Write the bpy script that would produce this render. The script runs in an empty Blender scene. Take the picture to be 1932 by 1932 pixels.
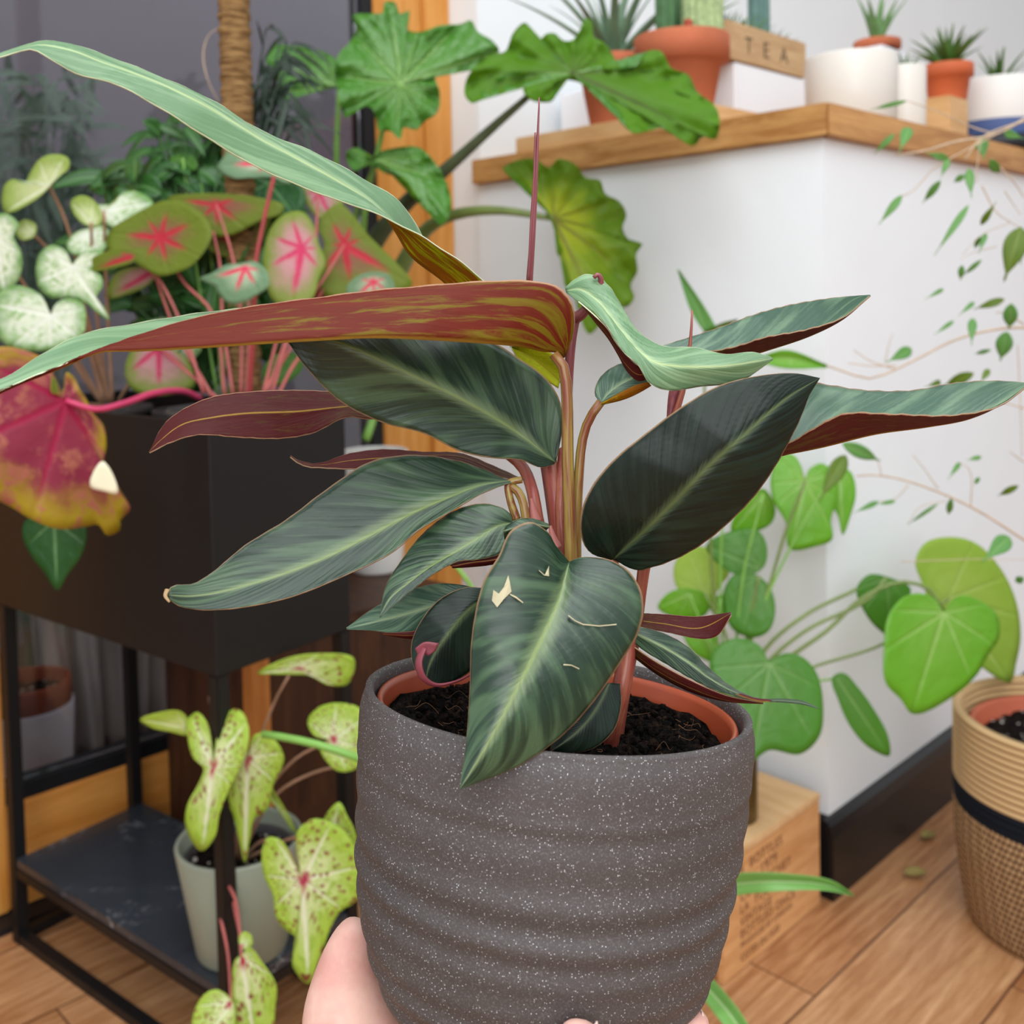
import bpy, bmesh, math, random
from mathutils import Vector, Matrix
random.seed(7)
PI = math.pi
SC = bpy.context.scene
COL = SC.collection

# ------------------------------------------------------------------ camera
F = 1935.0                       # focal length in pixels of the 1932 px frame
PPX, PPY = 966.0, 644.0          # principal point
CAM_H = 1.0
PITCH, ROLL = math.radians(2.43), math.radians(1.2)
cd = bpy.data.cameras.new('camera')
cam = bpy.data.objects.new('camera', cd)
COL.objects.link(cam)
cd.sensor_width = 36.0
cd.lens = 36.0 * F / 1932.0
cd.shift_x = 0.0
cd.shift_y = -(966.0 - PPY) / 1932.0
cd.clip_start = 0.02
CM = Matrix.Translation((0, 0, CAM_H)) @ Matrix.Rotation(PI/2 - PITCH, 4, 'X') @ Matrix.Rotation(-ROLL, 4, 'Z')
cam.matrix_world = CM
cd.dof.use_dof = True
cd.dof.focus_distance = 0.415
cd.dof.aperture_fstop = 13.0
SC.camera = cam

# ------------------------------------------------------------------ world, lights, exposure
SC.view_settings.view_transform = 'Standard'
SC.view_settings.look = 'None'
SC.view_settings.gamma = 1.0
SC.view_settings.use_curve_mapping = False
SC.view_settings.exposure = 0.0
W_ = bpy.data.worlds.new('sky_light'); SC.world = W_
W_.use_nodes = True
wn = W_.node_tree.nodes; wl = W_.node_tree.links
bgn = wn['Background']
tc = wn.new('ShaderNodeTexCoord'); sep = wn.new('ShaderNodeSeparateXYZ')
wr = wn.new('ShaderNodeValToRGB')
wl.new(tc.outputs['Generated'], sep.inputs[0]); 
mp = wn.new('ShaderNodeMapRange'); mp.inputs[1].default_value = -1; mp.inputs[2].default_value = 1
wl.new(sep.outputs[2], mp.inputs[0]); wl.new(mp.outputs[0], wr.inputs[0]); wl.new(wr.outputs[0], bgn.inputs[0])
wr.color_ramp.elements[0].color = (0.25, 0.22, 0.20, 1); wr.color_ramp.elements[0].position = 0.35
wr.color_ramp.elements[1].color = (0.90, 0.95, 1.0, 1); wr.color_ramp.elements[1].position = 0.75
bgn.inputs[1].default_value = 1.0

def area(name, loc, target, size, power, color=(1, 1, 1)):
    l = bpy.data.lights.new(name, 'AREA'); l.shape = 'RECTANGLE'
    l.size, l.size_y = size; l.energy = power; l.color = color
    o = bpy.data.objects.new(name, l); COL.objects.link(o)
    o.location = loc
    o.rotation_euler = (Vector(target) - Vector(loc)).to_track_quat('-Z', 'Y').to_euler()
    return o
area('skylight', (0.2, -0.2, 3.2), (0.1, 1.2, 0.7), (2.4, 2.0), 62, (0.96, 0.99, 1.0))
area('window_daylight', (0.1, -2.3, 1.9), (0.1, 1.6, 0.7), (2.2, 1.8), 54, (0.95, 0.985, 1.0))

# ------------------------------------------------------------------ coordinates
def W(px, py, d):
    """a point of the place seen at this pixel, d metres ahead of the camera"""
    return CM @ Vector(((px - PPX) / F * d, -(py - PPY) / F * d, -d))
def onz(px, py, z=0.0):
    """where the line of sight meets the horizontal plane at height z"""
    o = CM.translation; v = W(px, py, 1.0) - o
    return o + v * ((z - o.z) / v.z)
A_ = math.radians(45.7)
U = Vector((math.sin(A_), math.cos(A_), 0)); V = Vector((-math.cos(A_), math.sin(A_), 0))
C0 = Vector((0.508, 1.664, 0))          # foot of the ledge corner
def R(s, t, z=0.0):
    p = C0 + U * s + V * t
    return Vector((p.x, p.y, z))
def lin(c):
    return tuple(((x/255.0)/12.92 if x/255.0 <= 0.04045 else ((x/255.0 + 0.055)/1.055)**2.4) for x in c[:3]) + (1.0,)

# ------------------------------------------------------------------ materials
class G:
    def __init__(s, name, rough=0.6, spec=0.5):
        s.m = bpy.data.materials.new(name); s.m.use_nodes = True
        s.n = s.m.node_tree.nodes; s.l = s.m.node_tree.links
        s.b = s.n['Principled BSDF']; s.out = s.n['Material Output']
        s.b.inputs['Roughness'].default_value = rough
        s.b.inputs['Specular IOR Level'].default_value = spec
    def put(s, sock, v):
        if hasattr(v, 'links') or isinstance(v, bpy.types.NodeSocket): s.l.new(v, sock)
        elif isinstance(v, (tuple, list)) and sock.type == 'RGBA': sock.default_value = v if len(v) == 4 else lin(v)
        else: sock.default_value = v
    def M(s, op, a, b=0.0, c=0.0, clamp=False):
        n = s.n.new('ShaderNodeMath'); n.operation = op; n.use_clamp = clamp
        s.put(n.inputs[0], a); s.put(n.inputs[1], b); s.put(n.inputs[2], c)
        return n.outputs[0]
    def mix(s, f, a, b):
        n = s.n.new('ShaderNodeMixRGB'); s.put(n.inputs[0], f)
        for i, v in ((1, a), (2, b)):
            if isinstance(v, (tuple, list)): n.inputs[i].default_value = lin(v)
            else: s.l.new(v, n.inputs[i])
        return n.outputs[0]
    def step(s, x, a, b):
        n = s.n.new('ShaderNodeMapRange'); n.interpolation_type = 'SMOOTHSTEP'
        s.put(n.inputs[0], x); n.inputs[1].default_value = a; n.inputs[2].default_value = b
        return n.outputs[0]
    def coord(s, k='Object'):
        return s.n.new('ShaderNodeTexCoord').outputs[k]
    def uv(s, name='UVMap'):
        n = s.n.new('ShaderNodeUVMap'); n.uv_map = name; return n.outputs[0]
    def xyz(s, v):
        n = s.n.new('ShaderNodeSeparateXYZ'); s.l.new(v, n.inputs[0]); return n.outputs
    def comb(s, x, y=0.0, z=0.0):
        n = s.n.new('ShaderNodeCombineXYZ')
        for i, v in enumerate((x, y, z)): s.put(n.inputs[i], v)
        return n.outputs[0]
    def noise(s, v, scale=5, detail=3, rough=0.5, dist=0.0):
        n = s.n.new('ShaderNodeTexNoise'); s.l.new(v, n.inputs['Vector'])
        n.inputs['Scale'].default_value = scale; n.inputs['Detail'].default_value = detail
        n.inputs['Roughness'].default_value = rough; n.inputs['Distortion'].default_value = dist
        return n.outputs[0]
    def voro(s, v, scale=5, feat='F1'):
        n = s.n.new('ShaderNodeTexVoronoi'); n.feature = feat; s.l.new(v, n.inputs['Vector'])
        n.inputs['Scale'].default_value = scale
        return n.outputs
    def rand(s):
        return s.n.new('ShaderNodeObjectInfo').outputs['Random']
    def bump(s, h, strength=0.3, dist=0.01):
        n = s.n.new('ShaderNodeBump'); s.l.new(h, n.inputs['Height'])
        n.inputs['Strength'].default_value = strength; n.inputs['Distance'].default_value = dist
        s.l.new(n.outputs[0], s.b.inputs['Normal']); return n.outputs[0]
    def color(s, c):
        s.put(s.b.inputs['Base Color'], c if isinstance(c, bpy.types.NodeSocket) else lin(c)); return s
    def trans(s, f, c):
        t = s.n.new('ShaderNodeBsdfTranslucent')
        if isinstance(c, bpy.types.NodeSocket): s.l.new(c, t.inputs[0])
        else: t.inputs[0].default_value = lin(c)
        x = s.n.new('ShaderNodeMixShader'); x.inputs[0].default_value = f
        s.l.new(s.b.outputs[0], x.inputs[1]); s.l.new(t.outputs[0], x.inputs[2]); s.l.new(x.outputs[0], s.out.inputs[0])
        return s

def plain(name, c, rough=0.6, var=0.08, scale=20, spec=0.4, bump=0.0):
    g = G(name, rough, spec)
    n = g.noise(g.coord(), scale, 4)
    d = tuple(max(0, x*(1-var*2)) for x in c); e = tuple(min(255, x*(1+var)) for x in c)
    g.color(g.mix(n, d, e))
    if bump: g.bump(n, bump, 0.004)
    return g.m

def wood_mat(name, c1, c2, axis=0, scale=3.0, stretch=14, rough=0.5):
    g = G(name, rough, 0.35)
    x = g.xyz(g.uv())
    a, b = (x[0], x[1]) if axis == 0 else (x[1], x[0])
    v = g.comb(g.M('MULTIPLY', a, 1.0), g.M('MULTIPLY', b, float(stretch)), x[2])
    n = g.noise(v, scale*2, 6, 0.6, 0.6); n2 = g.noise(v, scale*9, 3, 0.6)
    f = g.M('ADD', g.M('MULTIPLY', n, 1.2), g.M('MULTIPLY', n2, 0.5)); f = g.step(f, 0.5, 1.15)
    g.color(g.mix(f, c1, c2)); g.bump(n2, 0.08, 0.002)
    return g.m

def floor_mat():
    g = G('oak_floor', 0.42, 0.4)
    x = g.xyz(g.uv())       # s along the planks, t across, in metres
    pw = 0.19
    tt = g.M('DIVIDE', g.M('ADD', x[1], 0.11 + pw*10), pw)
    row = g.M('FLOOR', tt); ft = g.M('FRACT', tt)
    off = g.M('FRACT', g.M('MULTIPLY', row, 0.6180))
    ss = g.M('ADD', g.M('DIVIDE', x[0], 0.9), g.M('ADD', off, 20.09))
    brd = g.M('FLOOR', ss); fs = g.M('FRACT', ss)
    rnd = g.n.new('ShaderNodeTexWhiteNoise'); rnd.noise_dimensions = '2D'
    g.l.new(g.comb(row, brd), rnd.inputs['Vector'])
    v = g.comb(g.M('ADD', x[0], g.M('MULTIPLY', rnd.outputs[0], 31.0)), g.M('MULTIPLY', x[1], 13.0))
    n = g.noise(v, 5, 7, 0.62, 0.8); n2 = g.noise(v, 26, 4, 0.6)
    f = g.step(g.M('ADD', g.M('MULTIPLY', n, 0.9), g.M('MULTIPLY', n2, 0.35)), 0.4, 0.95)
    c = g.mix(f, (138, 84, 46), (202, 150, 104))
    c2 = g.mix(f, (160, 108, 66), (212, 166, 122))
    c = g.mix(rnd.outputs[0], c, c2)
    seam = g.M('MAXIMUM', g.M('LESS_THAN', g.M('MINIMUM', ft, g.M('SUBTRACT', 1.0, ft)), 0.010), g.M('LESS_THAN', g.M('MINIMUM', fs, g.M('SUBTRACT', 1.0, fs)), 0.0016))
    c = g.mix(seam, c, (96, 58, 38))
    g.color(c); g.bump(n2, 0.06, 0.002)
    return g.m

def wall_mat(name='white_plaster', c=(233, 233, 233), b=0.12):
    g = G(name, 0.75, 0.2)
    n = g.noise(g.coord(), 7, 5, 0.5); n2 = g.noise(g.coord(), 2, 3)
    g.color(g.mix(n2, tuple(v*0.97 for v in c), c)); g.bump(n, b, 0.02)
    return g.m

MT = {}
def mat(k, f, *a, **kw):
    if k not in MT: MT[k] = f(*a, **kw)
    return MT[k]

# ------------------------------------------------------------------ objects
def link(name, me, m=None, parent=None):
    o = bpy.data.objects.new(name, me); COL.objects.link(o)
    if m is not None and me is not None:
        for x in (m if isinstance(m, (list, tuple)) else [m]): me.materials.append(x)
    if parent is not None: o.parent = parent
    return o
def tag(o, label=None, cat=None, group=None, kind=None):
    if label: o['label'] = label
    if cat: o['category'] = cat
    if group: o['group'] = group
    if kind: o['kind'] = kind
    return o
def empty(name, loc, label, cat, group=None):
    o = bpy.data.objects.new(name, None); COL.objects.link(o); o.location = loc
    o.empty_display_size = 0.05
    return tag(o, label, cat, group)
def fix(o):
    """meshes are written in world coordinates: cancel the parent's offset"""
    if o.parent: o.matrix_parent_inverse = Matrix.Translation(o.parent.location).inverted()
    return o
def mesh(name, vs, fs, m=None, parent=None, smooth=True, uvs=None):
    me = bpy.data.meshes.new(name)
    me.from_pydata([tuple(v) for v in vs], [], fs)
    if uvs is not None:
        lay = me.uv_layers.new(name='UVMap')
        for p in me.polygons:
            for li in p.loop_indices: lay.data[li].uv = uvs[me.loops[li].vertex_index]
    me.validate(); me.update()
    if smooth: me.polygons.foreach_set('use_smooth', [True]*len(me.polygons))
    return fix(link(name, me, m, parent))

def prism(name, base, z0, z1, m, parent=None, bevel=0.0, uvscale=1.0):
    """vertical box standing on a polygon of floor points"""
    return box8(name, [Vector((p.x, p.y, z0)) for p in base], [Vector((p.x, p.y, z1)) for p in base], m, parent, bevel)
def box8(name, lo, hi, m, parent=None, bevel=0.0):
    n = len(lo); bm = bmesh.new()
    a = [bm.verts.new(p) for p in lo]; b = [bm.verts.new(p) for p in hi]
    bm.faces.new(a[::-1]); bm.faces.new(b)
    for i in range(n): bm.faces.new((a[i], a[(i+1) % n], b[(i+1) % n], b[i]))
    bmesh.ops.recalc_face_normals(bm, faces=bm.faces)
    if bevel: bmesh.ops.bevel(bm, geom=list(bm.edges), offset=bevel, segments=2, affect='EDGES')
    boxuv(bm)
    me = bpy.data.meshes.new(name); bm.to_mesh(me); bm.free()
    return fix(link(name, me, m, parent))
def boxuv(bm):
    lay = bm.loops.layers.uv.new('UVMap')
    for f in bm.faces:
        n = f.normal
        if abs(n.z) > 0.7: ax, ay = Vector((U.x, U.y, 0)), Vector((V.x, V.y, 0))
        else:
            ax = Vector((-n.y, n.x, 0)).normalized(); ay = Vector((0, 0, 1))
        for l in f.loops: l[lay].uv = (l.vert.co.dot(ax), l.vert.co.dot(ay))
def rbox(name, s0, s1, t0, t1, z0, z1, m, parent=None, bevel=0.0):
    return prism(name, [R(s0, t0), R(s1, t0), R(s1, t1), R(s0, t1)], z0, z1, m, parent, bevel)

def lathe(name, prof, m, loc, parent=None, seg=64, up=None, smooth=True, caps=False, sx=1.0):
    """revolve (radius, height) pairs; closed profile rings"""
    vs, fs, uvs = [], [], []
    q = (up.normalized().to_track_quat('Z', 'Y') if up is not None else None)
    n = len(prof)
    for i, (r, z) in enumerate(prof):
        for k in range(seg):
            a = 2*PI*k/seg
            p = Vector((r*math.cos(a), r*math.sin(a)*sx, z))
            if q: p = q @ p
            vs.append(Vector(loc) + p); uvs.append((k/seg, z))
    for i in range(n-1):
        for k in range(seg):
            k2 = (k+1) % seg
            fs.append((i*seg+k, i*seg+k2, (i+1)*seg+k2, (i+1)*seg+k))
    if prof[0][0] > 1e-5: fs.append(tuple(range(seg))[::-1])
    if prof[-1][0] > 1e-5: fs.append(tuple((n-1)*seg+k for k in range(seg)))
    return mesh(name, vs, fs, m, parent, smooth, uvs)

def cr(pts, n):
    """Catmull-Rom resample of tuples, n+1 samples"""
    k = len(pts)
    if k == 1: return [tuple(pts[0])]*(n+1)
    dim = len(pts[0])
    seg = [max(1e-6, math.sqrt(sum((a-b)**2 for a, b in zip(pts[i], pts[i+1])))) for i in range(k-1)]
    tot = sum(seg); cum = [0]
    for s_ in seg: cum.append(cum[-1]+s_)
    out = []
    for j in range(n+1):
        u = tot*j/n; i = 0
        while i < k-2 and cum[i+1] < u: i += 1
        t = min(1, max(0, (u-cum[i])/seg[i]))
        p1, p2 = pts[i], pts[i+1]
        p0 = pts[i-1] if i > 0 else tuple(2*a-b for a, b in zip(p1, p2))
        p3 = pts[i+2] if i+2 < k else tuple(2*b-a for a, b in zip(p1, p2))
        # centripetal-ish tangents
        h = seg[i]
        h0 = seg[i-1] if i > 0 else h; h2 = seg[i+1] if i+2 < k else h
        r = []
        for d in range(dim):
            m1 = ((p1[d]-p0[d])/h0*h + (p2[d]-p1[d]))*0.5 if True else 0
            m2 = ((p2[d]-p1[d]) + (p3[d]-p2[d])/h2*h)*0.5
            t2, t3 = t*t, t*t*t
            r.append((2*t3-3*t2+1)*p1[d] + (t3-2*t2+t)*m1 + (-2*t3+3*t2)*p2[d] + (t3-t2)*m2)
        out.append(tuple(r))
    return out

def tube(name, pts, rad, m, parent=None, seg=12, n=28, flat=1.0):
    """smooth tapering stem through world points; rad is a list or number"""
    P = [Vector(p) for p in cr([tuple(p) for p in pts], n)]
    if not isinstance(rad, (list, tuple)): rad = [rad, rad]
    RR = [r[0] for r in cr([(r,) for r in rad], n)] if len(set(rad)) > 1 else [rad[0]]*(n+1)
    vs, fs, uvs = [], [], []
    up = Vector((0.13, 0.2, 0.97)); prev = None
    for i, p in enumerate(P):
        d = (P[min(i+1, n)] - P[max(i-1, 0)]).normalized()
        if prev is None:
            x = d.cross(up)
            if x.length < 0.1: x = d.cross(Vector((1, 0, 0)))
            x.normalize()
        else:
            x = (prev - d*prev.dot(d)).normalized()
        prev = x; y = d.cross(x)
        for k in range(seg):
            a = 2*PI*k/seg
            vs.append(p + x*math.cos(a)*RR[i] + y*math.sin(a)*RR[i]*flat); uvs.append((k/seg, i/n))
    for i in range(n):
        for k in range(seg):
            k2 = (k+1) % seg
            fs.append((i*seg+k, i*seg+k2, (i+1)*seg+k2, (i+1)*seg+k))
    fs.append(tuple(range(seg))[::-1]); fs.append(tuple(n*seg+k for k in range(seg)))
    return mesh(name, vs, fs, m, parent, True, uvs)
def ptube(name, pts, rad, m, parent=None, **kw):
    return tube(name, [W(*p) for p in pts], rad, m, parent, **kw)

def solid(o, th):
    md = o.modifiers.new('thickness', 'SOLIDIFY'); md.thickness = th; md.offset = -1
    md.material_offset = 1; md.material_offset_rim = 0
    return o

def lerp_list(v, L):
    if not isinstance(L, (list, tuple)): return L
    if len(L) == 1: return L[0]
    x = v*(len(L)-1); i = min(len(L)-2, int(x)); t = x-i
    return L[i]*(1-t)+L[i+1]*t

def rail_leaf(name, A, M_, B, dep, off, m_top, m_under, parent, front='top', nu=9, nv=44, bulge=0.0, th=0.0005, rib=0.00035, label=None):
    """leaf between edge A, midrib M and edge B (pixel traces, base to tip).
    dep: depth of the midrib along the leaf, off: (A, M, B) extra depth (numbers or lists)."""
    rows = []
    sm = [cr([tuple(p) for p in L], nv) for L in (A, M_, B)]
    for j in range(nv+1):
        v = j/nv; d = lerp_list(v, dep)
        rows.append([W(sm[k][j][0], sm[k][j][1], d + lerp_list(v, off[k])) for k in range(3)])
    vs, uvs, fs = [], [], []
    W2 = 2*nu+1
    camp = CM.translation
    sgn = 1
    # which way the surface faces
    acc = 0
    for j in range(2, nv-1):
        a, mm, b = rows[j]; a2, m2, b2 = rows[j+1]
        nrm = (b-a).cross(m2-mm)
        acc += nrm.dot(camp-mm)
    facing = acc > 0        # normal with (B-A)x(forward) faces the camera
    for j in range(nv+1):
        a, mm, b = rows[j]; v = j/nv
        fw = (rows[min(j+1, nv)][1] - rows[max(j-1, 0)][1])
        nrm = (b-a).cross(fw)
        if nrm.length > 1e-12: nrm.normalize()
        if (front == 'top') != facing: nrm = -nrm     # nrm is the top side
        wid = (b-a).length
        for i in range(W2):
            u = (i-nu)/nu
            p = mm.lerp(b, u) if u >= 0 else mm.lerp(a, -u)
            w = abs(u)
            h = bulge*wid*4*w*(1-w)
            h += rib*math.sin((v*15 - w*4.2)*2*PI)*min(1, wid/0.02)*min(1, w*4)*(1-w*0.4)
            h -= 0.0007*math.exp(-(w/0.07)**2)*min(1, wid/0.03)
            vs.append(p + nrm*h); uvs.append((u*0.5+0.5, v))
    for j in range(nv):
        for i in range(W2-1):
            q = (j*W2+i, j*W2+i+1, (j+1)*W2+i+1, (j+1)*W2+i)
            fs.append(q)
    flip = (front == 'top') == facing
    # face winding: (i->i+1) x (j->j+1) = (B-A) x forward
    if not flip: fs = [f[::-1] for f in fs]
    o = mesh(name, vs, fs, [m_top, m_under], parent, True, uvs)
    solid(o, th)
    if label: o['label'] = label
    return o

def fan_leaf(name, outline, c, d, tilt, m_top, m_under, parent, tip=None, cup=0.0, ruffle=0.0, kr=7, n=96, nr=12, front='top', th=0.0006, fold=0.0, corner=False, wob=0.0, label=None):
    """broad leaf: closed pixel outline, petiole point c, depth d there, tilt=(dx,dy) metres of depth per 100 px,
    cup = edge pulled back (+) or forward (-), fold = V fold along the midrib, tip = pixel of the leaf tip"""
    pts = list(outline)
    if corner: 
        cl = []
        k = len(pts)
        tot = [math.hypot(pts[i][0]-pts[(i+1) % k][0], pts[i][1]-pts[(i+1) % k][1]) for i in range(k)]
        S = sum(tot)
        for i in range(n):
            u = S*i/n; j = 0
            while u > tot[j]: u -= tot[j]; j += 1
            t = u/max(tot[j], 1e-6); a, b = pts[j], pts[(j+1) % k]
            cl.append((a[0]*(1-t)+b[0]*t, a[1]*(1-t)+b[1]*t))
        ring = cl
    else:
        k = len(pts); ext = pts[-2:] + pts + pts[:3]
        full = cr([tuple(p) for p in ext], 8*n)
        # take the part between pts[0] and pts[0] again by arc length
        seg = [math.hypot(ext[i][0]-ext[i+1][0], ext[i][1]-ext[i+1][1]) for i in range(len(ext)-1)]
        S = sum(seg); a = (seg[0]+seg[1])/S; b = (S-seg[-1]-seg[-2])/S
        ring = []
        for i in range(n):
            u = a+(b-a)*i/n; ring.append(full[int(round(u*8*n))])
    if tip is None: tip = max(pts, key=lambda p: math.hypot(p[0]-c[0], p[1]-c[1]))
    L = math.hypot(tip[0]-c[0], tip[1]-c[1]); ta = math.atan2(tip[1]-c[1], tip[0]-c[0])
    RM = max(math.hypot(p[0]-c[0], p[1]-c[1]) for p in ring)
    unit = RM/F*d
    vs, uvs, fs = [], [], []
    def dep(x, y, r, ang):
        dx, dy = x-c[0], y-c[1]
        q = (dx*math.cos(ta)+dy*math.sin(ta))/L; s_ = (-dx*math.sin(ta)+dy*math.cos(ta))/L
        rr = math.hypot(dx, dy)/RM
        z = d + tilt[0]*dx/100 + tilt[1]*dy/100 + cup*unit*rr*rr
        z += ruffle*unit*r*r*math.sin(ang*kr+1.3*math.sin(ang*2)) + fold*unit*min(abs(s_)*1.6, 1.0)
        if wob: z += wob*unit*r*r*0.16*(math.sin(dx*0.11+dy*0.05)*math.sin(dy*0.13-dx*0.04+1) + 0.6*math.sin(dx*0.23-1)*math.sin(dy*0.19))
        return z, q, s_
    z0, q0, s0 = dep(c[0], c[1], 0, 0)
    vs.append(W(c[0], c[1], z0)); uvs.append((0.5, 0.5))
    for j in range(1, nr+1):
        r = j/nr
        for i, p in enumerate(ring):
            x = c[0]+(p[0]-c[0])*r; y = c[1]+(p[1]-c[1])*r
            ang = math.atan2(p[1]-c[1], p[0]-c[0])-ta
            z, q, s_ = dep(x, y, r, ang)
            # concave outline folds: keep monotone
            vs.append(W(x, y, z)); uvs.append((0.5+r*math.cos(ang)*0.5, 0.5+r*math.sin(ang)*0.5))
    for i in range(n):
        i2 = (i+1) % n
        fs.append((0, 1+i, 1+i2))
        for j in range(nr-1):
            fs.append((1+j*n+i, 1+(j+1)*n+i, 1+(j+1)*n+i2, 1+j*n+i2))
    # orientation: normals of the first ring toward camera?
    acc = 0; camp = CM.translation
    for f in fs[::nr]:
        nn = (vs[f[1]]-vs[f[0]]).cross(vs[f[2]]-vs[f[0]]); acc += nn.dot(camp-vs[f[0]])
    if (acc > 0) != (front == 'top'): fs = [f[::-1] for f in fs]
    o = mesh(name, vs, fs, [m_top, m_under], parent, True, uvs)
    solid(o, th)
    if label: o['label'] = label
    return o
# ================================================================== large structure
MW = wall_mat('white_plaster', (240, 244, 247))
MWL = wall_mat('white_plaster_ledge', (240, 244, 248), 0.10)
# floor (uv = room metres)
def quad_uv(name, pts, m, kind='structure'):
    uvs = [((p-C0).dot(U), (p-C0).dot(V)) for p in pts]
    o = mesh(name, pts, [tuple(range(len(pts)))], m, None, False, uvs); o['kind'] = kind; return o
fl = quad_uv('floor', [R(-5, -4.5), R(4.5, -4.5), R(4.5, 0.95), R(-5, 0.95)], floor_mat())
TD = 0.925    # plane of the glazed doors, set back in the wall
TW_ = 0.826   # face of the white wall
def sight(px, py, t):
    """s and z where the line of sight meets the plane t"""
    o_ = CM.translation; dv = W(px, py, 1.0)-o_
    k = ((C0 + V*t - o_).dot(V))/dv.dot(V); h = o_+dv*k
    return (h-C0).dot(U), h.z
SF = sight(849, 300, TD)[0]   # right edge of the door frame
# wall with the opening for the glazed doors
w = rbox('wall_back', SF+0.0005, 4.5, TW_, TW_+0.2, 0, 2.6, MW); w['kind'] = 'structure'
w = rbox('wall_left', -5.0, -2.2, TW_, TW_+0.2, 0, 2.6, MW); w['kind'] = 'structure'
w = rbox('wall_ledge', 0.0, 4.4, 0.0, TW_-0.001, 0, 1.247, MWL); w['kind'] = 'structure'
# skirting with a moulded top
def skirting(name, s0, s1, axis, m):
    prof = [(0.0, 0), (-0.018, 0), (-0.018, 0.105), (-0.013, 0.122), (-0.006, 0.130), (0.0, 0.132)]
    vs, fs = [], []
    for e in (s0, s1):
        for (o_, z) in prof: vs.append(R(e, o_, z) if axis == 's' else R(o_, e, z))
    n = len(prof)
    for i in range(n): fs.append((i, (i+1) % n, n+(i+1) % n, n+i))
    fs.append(tuple(range(n))); fs.append(tuple(range(n, 2*n)))
    o = mesh(name, vs, fs, m, None, False); o['kind'] = 'structure'; return o
mblack = plain('black_skirting_paint', (22, 20, 21), 0.35, 0.05, 8)
skirting('baseboard_right', -0.018, 4.4, 's', mblack)
skirting('baseboard_left', 0.0, TW_-0.001, 't', mblack)

# oak ledge slab: two planks mitred at the corner
mo1 = wood_mat('oak_ledge_left', (150, 96, 44), (206, 158, 98), 0, 2.5, 10, 0.45)
mo2 = wood_mat('oak_ledge_right', (158, 104, 48), (206, 154, 92), 0, 2.0, 9, 0.45)
ov = 0.018
lt = empty('oak_ledge', R(0, 0, 1.247), 'thick oak worktop capping the boxed white half wall', 'ledge')
prism('plank', [R(-ov, -ov), R(0.30, 0.30), R(0.30, TW_-0.002), R(-ov, TW_-0.002)], 1.248, 1.300, mo1, lt, 0.002)
prism('plank', [R(-ov+0.0015, -ov), R(4.38, -ov), R(4.38, 0.30), R(0.3015, 0.30)], 1.248, 1.300, mo2, lt, 0.002)
prism('plank', [R(0.302, 0.302), R(4.38, 0.302), R(4.38, TW_-0.002), R(0.302, TW_-0.002)], 1.248, 1.2995, mo2, lt, 0.002)

# glazed door: orange pine frame, black gaskets, glass
mor = wood_mat('pine_frame_vertical', (196, 126, 48), (222, 158, 82), 1, 1.5, 10, 0.42)
morh = wood_mat('pine_frame_horizontal', (186, 118, 46), (216, 150, 76), 0, 1.5, 10, 0.42)
mgask = plain('black_gasket', (16, 16, 20), 0.5, 0.05, 10)
gm = G('door_glass', 0.02, 0.5)
tr = gm.n.new('ShaderNodeBsdfTransparent'); gl = gm.n.new('ShaderNodeBsdfGlossy'); gl.inputs['Roughness'].default_value = 0.03
tr.inputs[0].default_value = (0.86, 0.86, 0.88, 1)
fr = gm.n.new('ShaderNodeFresnel'); fr.inputs[0].default_value = 1.5
mx = gm.n.new('ShaderNodeMixShader'); gm.l.new(fr.outputs[0], mx.inputs[0]); gm.l.new(tr.outputs[0], mx.inputs[1]); gm.l.new(gl.outputs[0], mx.inputs[2]); gm.l.new(mx.outputs[0], gm.out.inputs[0])
mglass = gm.m
d1 = empty('door_1', R(-0.1, TD, 0), 'glazed door with an orange pine frame and black gasket behind the planter', 'door')
d1['kind'] = 'structure'
S2 = sight(802, 300, TD)[0]; S3 = sight(713, 300, TD)[0]; S4 = sight(692, 300, TD)[0]; SL = sight(12, 1500, TD)[0]
rbox('outer_frame', S2, SF, TD-0.010, TD+0.09, 0, 2.6, mor, d1, 0.002)
rbox('stile', S3, S2-0.001, TD, TD+0.07, 0, 2.6, mor, d1, 0.003)
rbox('gasket', S4, S3-0.0005, TD+0.006, TD+0.05, 0.20, 2.6, mgask, d1)
rbox('glass', SL, S4-0.001, TD+0.020, TD+0.026, 0.215, 2.6, mglass, d1)
rbox('bottom_rail', SL, S3-0.001, TD+0.001, TD+0.07, 0.012, 0.188, morh, d1, 0.003)
rbox('gasket', SL, S4-0.001, TD+0.004, TD+0.05, 0.1885, 0.214, mgask, d1)
rbox('threshold', -2.2, S2-0.002, TD-0.04, TD+0.12, 0.0, 0.011, mgask, d1)
rbox('stile', SL-0.12, SL-0.001, TD, TD+0.07, 0.012, 2.6, mor, d1, 0.003)
d2 = empty('door_2', R(SL-0.12, TD, 0), 'second glazed door leaf left of the first', 'door'); d2['kind'] = 'structure'
rbox('stile', SL-0.24, SL-0.122, TD-0.004, TD+0.07, 0.012, 2.6, mor, d2, 0.003)
rbox('bottom_rail', -2.2, SL-0.242, TD-0.003, TD+0.07, 0.012, 0.188, morh, d2, 0.003)
rbox('glass', -2.2, SL-0.242, TD+0.02, TD+0.026, 0.1885, 2.6, mglass, d2)

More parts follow.
